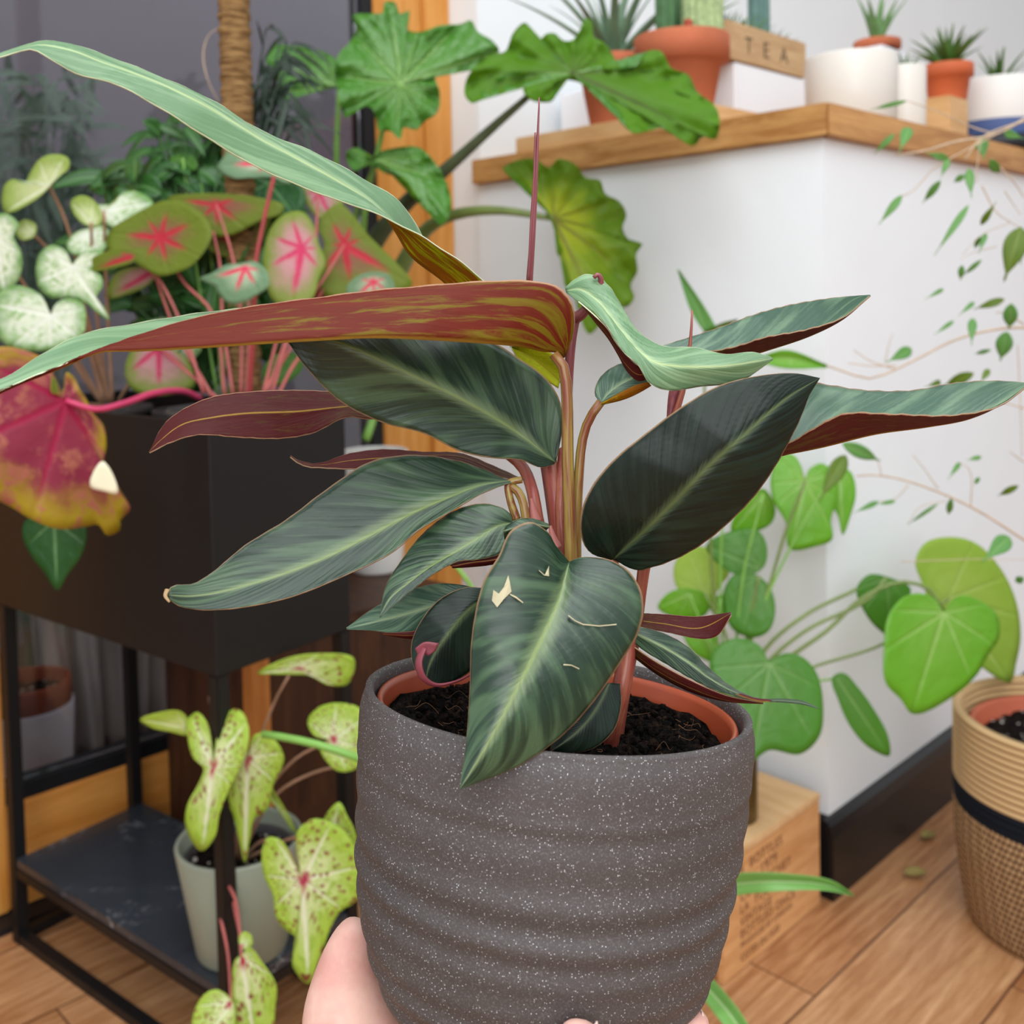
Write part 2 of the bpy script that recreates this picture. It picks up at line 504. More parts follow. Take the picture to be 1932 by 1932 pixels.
# beyond the glass: yard floor and an added wall, grey as the room reflected in the glass
mgy = wall_mat('reflected_room_grey', (150, 142, 149), 0.1)  # grey of the mirrored room put into the wall colour
o = rbox('added_wall_outside', -5.0, 1.2, 2.35, 2.45, -0.1, 3.4, mgy); o['kind'] = 'structure'
mdk = wood_mat('dark_deck', (54, 38, 28), (92, 66, 48), 0, 2, 8, 0.6)
o = rbox('floor_outside', -5.0, 1.2, TD+0.16, 2.34, -0.1, 0.0, mdk); o['kind'] = 'structure'
# white pot with a terracotta pot inside, beyond the glass
mtc = plain('terracotta', (184, 98, 66), 0.75, 0.10, 14, 0.25, 0.15)
mtcd = plain('old_terracotta', (160, 84, 58), 0.8, 0.15, 14, 0.2, 0.15)
mwht = plain('white_ceramic', (234, 231, 226), 0.35, 0.02, 6)
mwst = plain('white_stone_pot', (222, 222, 226), 0.6, 0.04, 20)
def soil_mat(name='potting_soil', c1=(14, 9, 7), c2=(66, 46, 34), perl=0.0):
    g = G(name, 0.95, 0.1); v = g.coord()
    n = g.noise(v, 180, 5, 0.7); n2 = g.noise(v, 60, 4, 0.6)
    c = g.mix(g.step(n, 0.45, 0.75), c1, c2)
    if perl:
        vo = g.voro(v, 110); c = g.mix(g.M('MULTIPLY', g.M('LESS_THAN', vo[0], 0.35), g.M('GREATER_THAN', g.xyz(vo[1])[0], 1-perl)), c, (206, 196, 184))
    g.color(c); g.bump(g.M('ADD', n, n2), 1.0, 0.006)
    return g.m
msoil = soil_mat(); msoilp = soil_mat('perlite_soil', (20, 14, 12), (60, 44, 36), 0.35)
pb = W(60, 1500, 2.02); pb.z = 0
def pot(name, loc, r0, r1, h, m, rim=0.0, rimh=0.0, wall=0.005, parent=None, label=None, cat=None, seg=56, up=None, group=None):
    p = [(0.001, 0), (r0*0.96, 0), (r0, 0.004)]
    if rim:
        rb = r0+(r1-r0)*(h-rimh)/h
        p += [(rb, h-rimh), (r1+rim, h-rimh+0.002), (r1+rim, h-0.002), (r1+rim-0.002, h), (r1-wall+rim, h)]
    else: p += [(r1, h-0.003), (r1-0.0015, h), (r1-wall+0.001, h)]
    p += [(r1-wall, h-0.004), (r0-wall, wall+0.004), (0.001, wall+0.002)]
    o = lathe(name, p, m, loc, parent, seg, up)
    if label: tag(o, label, cat, group)
    return o
def soil(loc, r, m, parent, up=None, name='soil', amp=0.004, n=26):
    vs, fs, uvs = [], [], []
    q = (up.normalized().to_track_quat('Z', 'Y') if up is not None else None)
    vs.append(Vector(loc)); uvs.append((0, 0)); rn = random.Random(3)
    for j in range(1, n+1):
        for k in range(64):
            a = 2*PI*k/64; rr = r*j/n
            p = Vector((rr*math.cos(a), rr*math.sin(a), (rn.random()-0.5)*amp*2 + amp*0.8*math.sin(rr*180+a*3)))
            if q: p = q @ p
            vs.append(Vector(loc)+p); uvs.append((a, rr))
    for k in range(64):
        k2 = (k+1) % 64; fs.append((0, 1+k, 1+k2))
        for j in range(n-1): fs.append((1+j*64+k, 1+(j+1)*64+k, 1+(j+1)*64+k2, 1+j*64+k2))
    # body of the soil below
    b = len(vs)
    for k in range(64):
        a = 2*PI*k/64; p = Vector((r*0.9*math.cos(a), r*0.9*math.sin(a), -0.03))
        if q: p = q @ p
        vs.append(Vector(loc)+p); uvs.append((a, 0))
    for k in range(64):
        k2 = (k+1) % 64; fs.append((1+(n-1)*64+k, b+k, b+k2, 1+(n-1)*64+k2))
    fs.append(tuple(b+k for k in range(64))[::-1])
    return mesh(name, vs, fs, m, parent, True, uvs)
pot('cover_pot', pb, 0.072, 0.084, 0.225, mwst, wall=0.006, label='white cover pot standing outside beyond the glass door', cat='pot')
pr = empty('nursery_pot', pb+Vector((0, 0, 0.03)), 'terracotta coloured pot of soil inside the white pot beyond the glass', 'pot')
pot('pot_body', pb+Vector((0, 0, 0.012)), 0.055, 0.0765, 0.26, mtcd, 0.003, 0.05, 0.004, pr)
soil(pb+Vector((0, 0, 0.245)), 0.068, msoilp, pr)
# pale dust sheet draped outside
def drape(name, pts_lo, pts_hi, m, label, cat):
    vs, fs = [], []
    n = 60; a = cr(pts_lo, n); b = cr(pts_hi, n)
    for i in range(n+1):
        for j in range(21):
            t = j/20
            p = Vector(a[i]).lerp(Vector(b[i]), t)
            p += V*(0.025*math.sin(i*0.55+t*2)*(1-t*0.4) + 0.01*math.sin(i*1.3+j*0.4))
            vs.append(p)
    for i in range(n):
        for j in range(20): fs.append((i*21+j, (i+1)*21+j, (i+1)*21+j+1, i*21+j+1))
    o = mesh(name, vs, fs, [m], None); solid(o, 0.004); o.modifiers[0].material_offset = 0
    tag(o, label, cat); return o
q0 = W(85, 1480, 2.25); q1 = W(330, 1480, 2.50)
drape('dust_sheet', [(q0.x, q0.y, 0.003), (q0.x*.6+q1.x*.4, q0.y+.04, 0.003), (q1.x, q1.y, 0.003)],
      [(q0.x-.05, q0.y+.08, 0.42), (q0.x*.5+q1.x*.5, q0.y+.1, 0.46), (q1.x, q1.y+.1, 0.50)], plain('pale_sheet', (196, 188, 178), 0.9, 0.1, 5), 'pale crumpled dust sheet hanging outside beyond the glass door', 'sheet')
# ================================================================== furniture and pots
# ---- planter box on a stand with a marble tray
a_p = math.radians(37.5)
UP = Vector((math.sin(a_p), math.cos(a_p), 0)); VP = Vector((-math.cos(a_p), math.sin(a_p), 0))
PN = W(390, 700, 1.248); PN.z = 0
LP_, WP_ = 0.552, 0.225
def Q(u, v, z=0.0):
    p = PN + UP*u + VP*v; return Vector((p.x, p.y, z))
def qbox(name, u0, u1, v0, v1, z0, z1, m, parent=None, bevel=0.0):
    return prism(name, [Q(u0, v0), Q(u1, v0), Q(u1, v1), Q(u0, v1)], z0, z1, m, parent, bevel)
mblk = plain('matt_black_metal', (19, 18, 19), 0.48, 0.04, 30, 0.35)
mmar = G('black_marble', 0.25, 0.5)
vv = mmar.coord(); nn = mmar.noise(vv, 9, 6, 0.65, 2.5); n3 = mmar.noise(vv, 5, 4, 0.6, 1.0)
vein = mmar.step(mmar.M('ABSOLUTE', mmar.M('SUBTRACT', nn, 0.5)), 0.0, 0.012)
cl_ = mmar.mix(n3, (30, 32, 36), (62, 68, 76))
mmar.color(mmar.mix(mmar.M('MULTIPLY', mmar.M('SUBTRACT', 1.0, vein), mmar.step(n3, 0.5, 0.62)), cl_, (170, 172, 176)))
ps = empty('planter_stand', Q(0, 0), 'black metal planter box on tall thin legs with a black marble tray', 'planter')
zb, zt = 0.540, 0.856
T = 0.004
vs = []
bx = empty('x', (0, 0, 0), None, None); bpy.data.objects.remove(bx)
def open_box(name, u0, u1, v0, v1, z0, z1, th, m, parent):
    bm = bmesh.new()
    def ring(o, z): return [bm.verts.new(Q(*c, z)) for c in ((u0+o, v0+o), (u1-o, v0+o), (u1-o, v1-o), (u0+o, v1-o))]
    a = ring(0, z0); b = ring(0, z1); c = ring(th, z1); d = ring(th, z0+th)
    for x, y in ((a, b), (b, c), (c, d)):
        for i in range(4): bm.faces.new((x[i], x[(i+1) % 4], y[(i+1) % 4], y[i]))
    bm.faces.new(a[::-1]); bm.faces.new(d)
    bmesh.ops.recalc_face_normals(bm, faces=bm.faces)
    bmesh.ops.bevel(bm, geom=list(bm.edges), offset=0.001, segments=1, affect='EDGES')
    boxuv(bm); me = bpy.data.meshes.new(name); bm.to_mesh(me); bm.free()
    return fix(link(name, me, m, parent))
open_box('planter_box', 0, WP_, 0, LP_, zb, zt, T, mblk, ps)
LW = 0.019
for (u, v) in ((0, 0), (WP_-LW, 0), (0, LP_-LW), (WP_-LW, LP_-LW)):
    qbox('leg', u, u+LW, v, v+LW, 0, zb-0.0005, mblk, ps, 0.001)
for z in (0.0, 0.108):
    f = [(0.001, LW-0.001, LW, LP_-LW), (WP_-LW+0.001, WP_-0.001, LW, LP_-LW), (LW, WP_-LW, 0.001, LW-0.001), (LW, WP_-LW, LP_-LW+0.001, LP_-0.001)]
    for q in f: qbox('rail', q[0], q[1], q[2], q[3], z, z+0.016, mblk, ps, 0.001)
qbox('marble_tray', 0.002, WP_-0.002, LW+0.0005, LP_-LW-0.0005, 0.1245, 0.138, mmar.m, ps, 0.001)
# the marble also fills the narrow ends between the legs
qbox('marble_tray_edge', LW+0.0005, WP_-LW-0.0005, 0.002, LW, 0.1245, 0.1378, mmar.m, ps)

# ---- pale green pot on the marble tray
msage = plain('sage_ceramic', (140, 146, 130), 0.4, 0.04, 7)
gpl = W(452, 1600, 1.372); gpl.z = 0.1385
gp = pot('cover_pot', gpl, 0.060, 0.083, 0.150, msage, wall=0.006, label='sage green ceramic pot on the black marble tray', cat='pot')

# ---- dark wooden plinth standing against the door
mpl = wood_mat('dark_stained_wood', (44, 24, 14), (78, 46, 28), 1, 2, 8, 0.5)
mple = wood_mat('light_pine_edge', (176, 104, 46), (206, 136, 70), 1, 2, 8, 0.45)
pt = empty('wooden_plinth', R(-0.4, 0.6), 'dark wooden plinth with an orange pine post behind the black planter stand', 'plinth')
s_l = sight(320, 1500, 0.875)[0]; s_r = sight(845, 1075, 0.60)[0]; zp = 0.47
rbox('body', s_l, s_r, 0.60, 0.878, 0.0, zp-0.017, mpl, pt, 0.004)
rbox('top_board', s_l-0.006, s_r+0.006, 0.59, 0.882, zp-0.0165, zp, mpl, pt, 0.003)
rbox('pine_post', s_l-0.004, s_l+0.030, 0.572, 0.5995, 0.0, zp-0.018, mple, pt, 0.002)

# ---- wine crate
cs, ct = (onz(1396, 1877)-C0).dot(U), (onz(1396, 1877)-C0).dot(V)
CU, CH = 0.268, 0.184
mcr = wood_mat('crate_pine', (196, 138, 84), (226, 172, 118), 0, 3, 9, 0.6)
mcrt = wood_mat('crate_top_pine', (206, 160, 108), (228, 188, 140), 1, 2, 8, 0.6)
mcre = wood_mat('crate_end_grain', (140, 92, 54), (184, 128, 82), 1, 3, 5, 0.7)
ck = empty('wine_crate', R(cs, ct), 'old pine wine crate with printed lettering on the floor beside the held pot', 'crate')
ct = max(ct, -0.004)
ce = min(cs+CU+0.01, -0.0195)
rbox('front_board', cs, ce, ct, ct+0.011, 0, CH-0.0115, mcr, ck, 0.0015)
rbox('side_board', cs, cs+0.011, ct+0.0115, ct+0.37, 0, CH-0.0115, mcre, ck, 0.0015)
rbox('side_board', ce-0.011, ce, ct+0.0115, ct+0.37, 0, CH-0.0115, mcre, ck, 0.0015)
rbox('back_board', cs, ce, ct+0.3705, ct+0.381, 0, CH-0.0115, mcr, ck, 0.0015)
for k in range(3):
    w3 = 0.381/3
    rbox('lid_board', cs-0.001, ce+0.001, ct-0.001+k*w3, ct-0.001+(k+1)*w3-0.0015, CH-0.011, CH, mcrt, ck, 0.0012)
mink = plain('faded_ink', (126, 78, 50), 0.8, 0.12, 60)
def text(body, size, loc, xdir, up, m, parent, name='lettering', ext=0.0004, spacing=1.0, align='LEFT'):
    cu = bpy.data.curves.new('t', 'FONT'); cu.body = body; cu.size = size; cu.extrude = ext
    cu.space_character = spacing; cu.align_x = align
    to = bpy.data.objects.new('t', cu); COL.objects.link(to)
    bpy.context.view_layer.update()
    me = bpy.data.meshes.new_from_object(to.evaluated_get(bpy.context.evaluated_depsgraph_get()))
    bpy.data.objects.remove(to)
    n = xdir.cross(up)
    mm = Matrix((xdir, up, n)).transposed().to_4x4(); mm.translation = loc
    me.transform(mm)
    me.name = name
    return fix(link(name, me, m, parent))
ln = [("6  BOTTLES", 0.021, 0.146), ("1979", 0.022, 0.125), ("COS  ROCHET", 0.020, 0.104), ("LA  TOUR", 0.019, 0.085),
      ("VINTAGE", 0.019, 0.066), ("BOTTLED ONCE", 0.019, 0.048), ("PRODUCED BY LONDON", 0.0115, 0.034), ("COTES DU SUD", 0.014, 0.014)]
for b_, sz, z in ln:
    x0 = 0.045 if b_ != "1979" else 0.10
    text(b_, sz, R(cs+x0, ct-0.0002, z), U, Vector((0, 0, 1)), mink, ck, spacing=1.12)

# ---- glass bottle vase on the crate
mgl = G('brown_glass', 0.05, 0.5); mgl.b.inputs['Transmission Weight'].default_value = 0.75; mgl.color((150, 122, 70)); mgl.b.inputs['IOR'].default_value = 1.3
bl = W(1388, 1500, 1.60); bl.z = CH+0.0005
bot = pot('glass_vase', bl, 0.034, 0.034, 0.125, mgl.m, wall=0.003, label='brown glass vase on the wine crate holding the heart leaved plant', cat='vase')

# ---- jute basket at the right
bk = W(2016, 1500, 1.60); bk.z = 0.0
BR, BH = 0.165, 0.335
def basket_mat():
    g = G('jute_rope', 0.9, 0.15)
    x = g.xyz(g.uv()); z = x[1]; a = x[0]
    row = g.M('FLOOR', g.M('MULTIPLY', z, 95.0)); fr = g.M('FRACT', g.M('MULTIPLY', z, 95.0))
    tw = g.M('FRACT', g.M('ADD', g.M('MULTIPLY', a, 120.0), g.M('MULTIPLY', row, 0.5)))
    up = g.mix(g.step(g.M('ABSOLUTE', g.M('SUBTRACT', fr, 0.5)), 0.25, 0.5), (206, 172, 126), (142, 108, 72))
    kn = g.M('MULTIPLY', g.M('SINE', g.M('MULTIPLY', tw, PI)), g.M('SINE', g.M('MULTIPLY', fr, PI)))
    lo = g.mix(g.step(kn, 0.2, 0.8), (90, 64, 44), (196, 160, 118))
    c = g.mix(g.M('GREATER_THAN', z, 0.20), lo, up)
    bd = g.M('MULTIPLY', g.M('GREATER_THAN', z, 0.188), g.M('LESS_THAN', z, 0.223))
    c = g.mix(bd, c, (22, 26, 34))
    g.color(c)
    return g.m
def basket():
    root = empty('basket', bk, 'woven jute basket with a navy black band holding a terracotta pot', 'basket')
    vs, fs, uvs = [], [], []
    seg = 192; rows = []
    nz = 190
    ang0 = math.atan2(-bk.y, -bk.x)
    for i in range(nz+1):
        z = BH*i/nz
        rib = 0.0016*math.cos(z*95*2*PI) if z > 0.2 else 0
        r = BR*(0.86+0.14*min(1, z/0.14)**0.6) - (0.012 if z < 0.004 else 0)
        rows.append((r+rib*-1, z, 1))
    for i in range(nz, 60, -1):
        z = BH*i/nz
        rows.append((BR-0.011-0.0012*math.cos(z*95*2*PI), z, -1))
    for (r, z, sd) in rows:
        for k in range(seg):
            a = 2*PI*k/seg
            rr = r
            if sd > 0 and z < 0.19: rr += 0.0014*math.sin(a*120+ (PI if int(z*95) % 2 else 0))*abs(math.sin(z*95*PI))
            da = (a-ang0-0.52+PI) % (2*PI)-PI
            dip = 0.030*math.exp(-(da/0.26)**2) * max(0, (z-0.18)/(BH-0.18))
            vs.append(bk+Vector((rr*math.cos(a), rr*math.sin(a), z-dip))); uvs.append((k/seg, z))
    n = len(rows)
    for i in range(n-1):
        for k in range(seg):
            k2 = (k+1) % seg; fs.append((i*seg+k, i*seg+k2, (i+1)*seg+k2, (i+1)*seg+k))
    fs.append(tuple(range(seg))[::-1]); fs.append(tuple((n-1)*seg+k for k in range(seg)))
    o = mesh('basket_body', vs, fs, basket_mat(), root, True, uvs)
    for k in range(3):
        pass
    return root
basket()
mtcp = plain('terracotta_plastic', (176, 84, 54), 0.45, 0.06, 12, 0.45)
tp = empty('terracotta_pot', bk, 'terracotta pot of soil inside the jute basket', 'pot')
pot('pot_body', bk+Vector((0.0, 0, 0.115)), 0.105, 0.138, 0.195, mtcp, 0.004, 0.03, 0.006, tp)
soil(bk+Vector((0, 0, 0.285)), 0.125, msoilp, tp)

# ---- dry leaves on the floor
mdry = plain('dry_leaf', (150, 132, 74), 0.8, 0.2, 60)
def dry(px, py, sc, rot, label, seed):
    c = onz(px, py, 0.0); rn = random.Random(seed); vs, fs = [], []
    n = 12
    for i in range(n+1):
        v = i/n
        for j in range(5):
            u = (j-2)/2
            w_ = math.sin(PI*v**0.8)*0.3
            x = (v-0.5)*sc; y = u*w_*sc
            z = 0.002+sc*0.22*abs(u)**1.5*math.sin(PI*v)+sc*0.12*(v-0.5)**2*4 + rn.random()*0.001
            vs.append(c+Vector((x*math.cos(rot)-y*math.sin(rot), x*math.sin(rot)+y*math.cos(rot), z)))
    for i in range(n):
        for j in range(4): fs.append((i*5+j, i*5+j+1, (i+1)*5+j+1, (i+1)*5+j))
    o = mesh('dry_leaf', vs, fs, [mdry, mdry]); solid(o, 0.0008); tag(o, label, 'leaf')
dry(1752, 1582, 0.036, 0.5, 'curled pale dry leaf on the floor beside the black skirting', 1)
dry(1728, 1655, 0.044, 0.1, 'olive dry leaf on the floor in front of the smaller curled one', 2)

# ---- things on the oak ledge
ZL = 1.3005
def led(px, d, z=ZL):
    p = W(px, 300, d); p.z = z; return p
def hz(py, px, d):    # height of a pixel at that depth
    return W(px, py, d).z
mboard = wood_mat('pale_pine_board', (196, 150, 96), (220, 180, 130), 0, 2, 8, 0.55)
wb = rbox('wooden_board', 0.0, 0.235, 0.215, 0.705, ZL, ZL+0.034, mboard, None, 0.002); tag(wb, 'pale pine board lying on the oak ledge under the terracotta pots', 'board')
ZB = ZL+0.0345
def pot_at(px, d, hw, ytop, zbase, m, taper, rim, rimh, label, wall=0.006, name='potted_plant', group=None, soil_drop=0.012, msl=None):
    p = led(px, d, zbase); r = hw/F*d - rim; h = hz(ytop, px, d-r)-zbase
    root = empty(name, p, label, 'pot' if name.endswith('pot') else 'plant')
    pot('pot', p, r*taper, r, h, m, rim, rimh, wall, root)
    if soil_drop: soil(p+Vector((0, 0, h-soil_drop)), r-wall-0.002, msl or msoil, root)
    return root, p, r, h
mtc2 = plain('terracotta_weathered', (196, 112, 80), 0.78, 0.14, 9, 0.2, 0.1)
PA, pA, rA, hA = pot_at(1289, 1.945, 89, 52, ZB, mtc2, 0.66, 0.006, 0.050, 'large terracotta pot of cacti on the pine board', name='potted_cactus')
PB, pB, rB, hB = pot_at(1160, 2.09, 72, 98, ZB, mtc2, 0.66, 0.005, 0.036, 'terracotta pot with a spiky grey green aloe, left of the cactus pot', name='potted_aloe')
# white box under the tea tray, tray parallel to the wall
mwb = plain('white_painted_board', (240, 240, 244), 0.6, 0.01, 5)
pt0 = led(1372, 2.02); s0 = (pt0-C0).dot(U); t0 = (pt0-C0).dot(V)
zt1, zt0 = hz(38, 1372, 2.02), hz(110, 1372, 2.02)
s1 = s0+0.305
wbx = rbox('white_box', max(s0-0.02, 0.2355+0.002), s1+0.01, t0+0.002, t0+0.235, ZL, zt0-0.002, mwb, None, 0.004)
tag(wbx, 'plain white painted box under the wooden tray lettered TEA', 'box')
wb2 = rbox('white_box', 0.24, 0.40, 0.64, 0.80, ZL, ZL+0.17, mwb, None, 0.006)
tag(wb2, 'small white box at the back of the ledge left of the aloe pot', 'box')
mtea = wood_mat('tea_tray_pine', (172, 134, 92), (206, 172, 130), 0, 2, 7, 0.65)
tt = empty('wooden_tray', R(s0, t0, zt0), 'pale wooden tray lettered TEA, filled with small plants', 'tray')
tz = zt1-zt0
rbox('front_board', s0, s1, t0, t0+0.009, zt0, zt1, mtea, tt, 0.001)
rbox('back_board', s0, s1, t0+0.141, t0+0.150, zt0, zt1, mtea, tt, 0.001)
rbox('side_board', s0, s0+0.009, t0+0.0095, t0+0.1405, zt0, zt1, mtea, tt, 0.001)
rbox('side_board', s1-0.009, s1, t0+0.0095, t0+0.1405, zt0, zt1, mtea, tt, 0.001)
rbox('base_board', s0+0.0095, s1-0.0095, t0+0.0095, t0+0.1405, zt0, zt0+0.008, mtea, tt)
mtx = plain('dark_print', (92, 78, 62), 0.8, 0.2, 60)
for i, ch in enumerate("TEA"):
    text(ch, 0.046, R(s0+0.068+i*0.066, t0-0.0002, zt0+0.020), U, Vector((0, 0, 1)), mtx, tt)
# white cylinders
mwht2 = plain('white_glazed_pot', (222, 217, 209), 0.35, 0.015, 4)
pot_at(1606, 1.86, 84, 92, ZL, mwht2, 0.985, 0, 0, 'large white cylinder pot at the corner of the oak ledge', name='cover_pot', soil_drop=0)
PC, pC, rC, hC = pot_at(1707, 2.06, 39, 120, ZL, mwht2, 0.97, 0, 0, 'narrow white cylinder pot with a small succulent, right of the large white one', name='potted_succulent')
pD = led(1782, 2.20); sD, tD = (pD-C0).dot(U), (pD-C0).dot(V)
zw = hz(188, 1782, 2.20)
tag(rbox('wooden_block', sD-0.042, sD+0.05, tD-0.03, tD+0.085, ZL, zw, mboard, None, 0.002), 'small pine block under the orange terracotta pot', 'block')
mtc3 = plain('terracotta_orange', (208, 106, 66), 0.65, 0.10, 12, 0.3)
PD, pD2, rD, hD = pot_at(1788, 2.235, 46, 115, zw+0.0005, mtc3, 0.80, 0.004, 0.030, 'small orange terracotta pot with a dense spiky haworthia on a pine block', name='potted_haworthia')
pE = led(1884, 2.33)
mdsh = plain('charcoal_saucer', (34, 38, 46), 0.5, 0.1, 20)
PE = empty('potted_succulent', pE, 'white and blue dipped pot on a dark saucer at the right end of the ledge', 'plant')
lathe('saucer', [(0.001, 0), (0.100, 0), (0.112, 0.006), (0.114, 0.034), (0.108, 0.034), (0.104, 0.010), (0.001, 0.008)], mdsh, pE, PE)
g = G('blue_dipped_pot', 0.5, 0.4); x = g.xyz(g.uv())
g.color(g.mix(g.M('GREATER_THAN', x[1], 0.062), (84, 106, 158), (232, 230, 226)))
zE = hz(143, 1884, 2.25)
pot('pot', pE+Vector((0, 0, 0.0085)), 0.096, 0.1, zE-ZL-0.0085, g.m, wall=0.006, parent=PE)
soil(pE+Vector((0, 0, zE-ZL-0.012)), 0.092, msoil, PE)
pF = led(1650, 2.42); sF, tF = (pF-C0).dot(U), (pF-C0).dot(V)
zF = hz(100, 1655, 2.42)
tag(rbox('white_box', sF-0.06, sF+0.07, tF-0.05, tF+0.05, ZL, zF, mwb, None, 0.003), 'white box behind the large white cylinder pot', 'box')
PF, pF2, rF, hF = pot_at(1656, 2.42, 43, 70, zF+0.0005, mtc2, 0.8, 0.004, 0.022, 'shallow terracotta pot with upright green leaves behind the large white cylinder', name='potted_succulent')
zi = zt0+0.0085
def intray(a, b=0.075): return R(s0+a, t0+b, zi)
mblu = plain('slate_blue_pot', (112, 124, 148), 0.5, 0.06, 12)
TR = []
for i, (a, r_, h_, m_, lb, nm) in enumerate((
    (0.050, 0.036, 0.094, mblu, 'small slate blue pot at the left end of the TEA tray', 'potted_succulent'),
    (0.115, 0.028, 0.056, mtc2, 'fine leaved green succulent in the TEA tray beside the blue pot', 'potted_succulent'),
    (0.177, 0.028, 0.056, mtc2, 'feathery green succulent in the tray, next to the blue green cactus', 'potted_succulent'),
    (0.240, 0.028, 0.056, mtc2, 'upright blue green column cactus in the TEA tray', 'potted_cactus'),
    (0.285, 0.014, 0.050, mtc2, 'small pale green succulent at the right end of the TEA tray', 'potted_succulent'))):
    rt = empty(nm, intray(a), lb, 'plant')
    pot('pot', intray(a), r_*0.8, r_, h_, m_, wall=0.003, parent=rt, seg=32)
    soil(intray(a)+Vector((0, 0, h_-0.006)), r_-0.0045, msoil, rt)
    TR.append((rt, intray(a)+Vector((0, 0, h_-0.006))))
# ================================================================== leaf materials
def fan_mat(name, cen, edge, vein, r=(0.2, 0.9), vw=0.03, vr=(0.7, 1.0), rays=(0, 50, -50, 100, -100, 150, -150), namp=0.3, nsc=4, rough=0.4,
            trans=0.3, tcol=None, spot=None, spot_c=(150, 40, 60), spot_t=0.22, mott=None, mott_c=None, rim=None, fine=0.0, fine_c=None, spec=0.4, bsc=5, bst=0.35):
    g = G(name, rough, spec)
    uv = g.uv(); x = g.xyz(uv)
    X = g.M('SUBTRACT', g.M('MULTIPLY', x[0], 2.0), 1.0); Y = g.M('SUBTRACT', g.M('MULTIPLY', x[1], 2.0), 1.0)
    rr = g.M('SQRT', g.M('ADD', g.M('MULTIPLY', X, X), g.M('MULTIPLY', Y, Y)))
    off = g.M('MULTIPLY', g.rand(), 17.0)
    vec = g.comb(X, Y, off)
    n = g.noise(vec, nsc, 5, 0.6)
    rn = g.M('ADD', rr, g.M('MULTIPLY', g.M('SUBTRACT', n, 0.5), namp*2))
    c = g.mix(g.step(rn, r[0], r[1]), cen, edge)
    if mott:
        n2 = g.noise(vec, mott, 4, 0.65)
        c = g.mix(g.M('MULTIPLY', g.step(n2, 0.48, 0.62), g.step(rr, 0.12, 0.5)), c, mott_c)
    if fine:
        vo = g.voro(vec, fine, 'DISTANCE_TO_EDGE')
        c = g.mix(g.M('MULTIPLY', g.M('SUBTRACT', 1.0, g.step(vo[0], 0.0, 0.06)), 0.7), c, fine_c)
    best = None
    for a in rays:
        ca, sa = math.cos(math.radians(a)), math.sin(math.radians(a))
        perp = g.M('ABSOLUTE', g.M('SUBTRACT', g.M('MULTIPLY', Y, ca), g.M('MULTIPLY', X, sa)))
        al = g.M('ADD', g.M('MULTIPLY', X, ca), g.M('MULTIPLY', Y, sa))
        d = g.M('ADD', perp, g.M('MULTIPLY', g.M('MAXIMUM', g.M('MULTIPLY', al, -1.0), 0.0), 4.0))
        best = d if best is None else g.M('MINIMUM', best, d)
    if vein:
        wob = g.M('MULTIPLY', g.M('SUBTRACT', g.noise(vec, 12, 2), 0.5), vw*0.8)
        taper = g.M('MULTIPLY', rr, vw*0.6)
        vf = g.M('SUBTRACT', 1.0, g.step(g.M('ADD', g.M('ADD', best, wob), taper), vw*0.3, vw*1.4))
        vf = g.M('MULTIPLY', vf, g.M('SUBTRACT', 1.0, g.step(rr, vr[0], vr[1])))
        c = g.mix(vf, c, vein)
    if spot:
        vo = g.voro(g.comb(X, Y, off), spot); nn = g.noise(vec, 6, 3)
        sf = g.M('MULTIPLY', g.M('LESS_THAN', g.M('ADD', vo[0], g.M('MULTIPLY', nn, 0.35)), spot_t+0.26), g.M('LESS_THAN', g.xyz(vo[1])[0], 0.62))
        c = g.mix(g.M('MULTIPLY', sf, 0.85), c, spot_c)
        c = g.mix(g.M('SUBTRACT', 1.0, g.step(rr, 0.04, 0.2)), c, (186, 30, 76))
    if rim: c = g.mix(g.step(rr, 0.955, 0.99), c, rim)
    g.color(c)
    bf = g.M('ADD', g.M('MULTIPLY', g.step(best, 0.0, 0.05), 0.5), g.M('MULTIPLY', g.noise(vec, bsc, 3, 0.5), 1.2))
    g.bump(bf, bst, 0.006)
    t = tcol if tcol else c
    g.trans(trans, t)
    return g.m

def sage_shade(c, k): return tuple(int(max(0, min(255, v*k))) for v in c)
# caladiums
m_cw = fan_mat('white_caladium_leaf', (238, 244, 222), (116, 164, 84), (250, 252, 240), (0.60, 1.02), 0.045, (0.8, 1.0), namp=0.22, nsc=5, mott=9, mott_c=(168, 200, 134), rough=0.45, trans=0.3)
m_cwu = fan_mat('white_caladium_underside', (216, 224, 168), (164, 186, 84), (240, 244, 214), (0.3, 1.0), 0.04, namp=0.2, rough=0.6, trans=0.4)
m_cr = fan_mat('red_caladium_leaf', (196, 210, 178), (122, 156, 118), (236, 70, 104), (0.15, 0.8), 0.085, (0.40, 0.75), namp=0.15, rough=0.5, trans=0.3)
m_cru = fan_mat('red_caladium_underside', (156, 96, 78), (122, 138, 40), (204, 46, 66), (0.05, 0.8), 0.085, (0.35, 0.75), namp=0.35, nsc=3, rough=0.6, trans=0.4)
m_crp = fan_mat('pink_caladium_leaf', (216, 156, 160), (140, 160, 60), (220, 62, 110), (0.35, 1.0), 0.085, (0.55, 0.85), namp=0.3, nsc=4, rough=0.6, trans=0.4)
m_sp = fan_mat('spotted_caladium_leaf', (222, 230, 170), (178, 206, 74), (240, 240, 208), (0.2, 0.95), 0.035, (0.75, 1.0), namp=0.3, nsc=6, mott=10, mott_c=(160, 192, 60), spot=9, spot_c=(140, 44, 54), rough=0.5, trans=0.3)
m_spu = fan_mat('spotted_caladium_underside', (206, 216, 130), (170, 190, 60), (226, 230, 180), (0.2, 0.9), 0.03, namp=0.3, rough=0.6, trans=0.4)
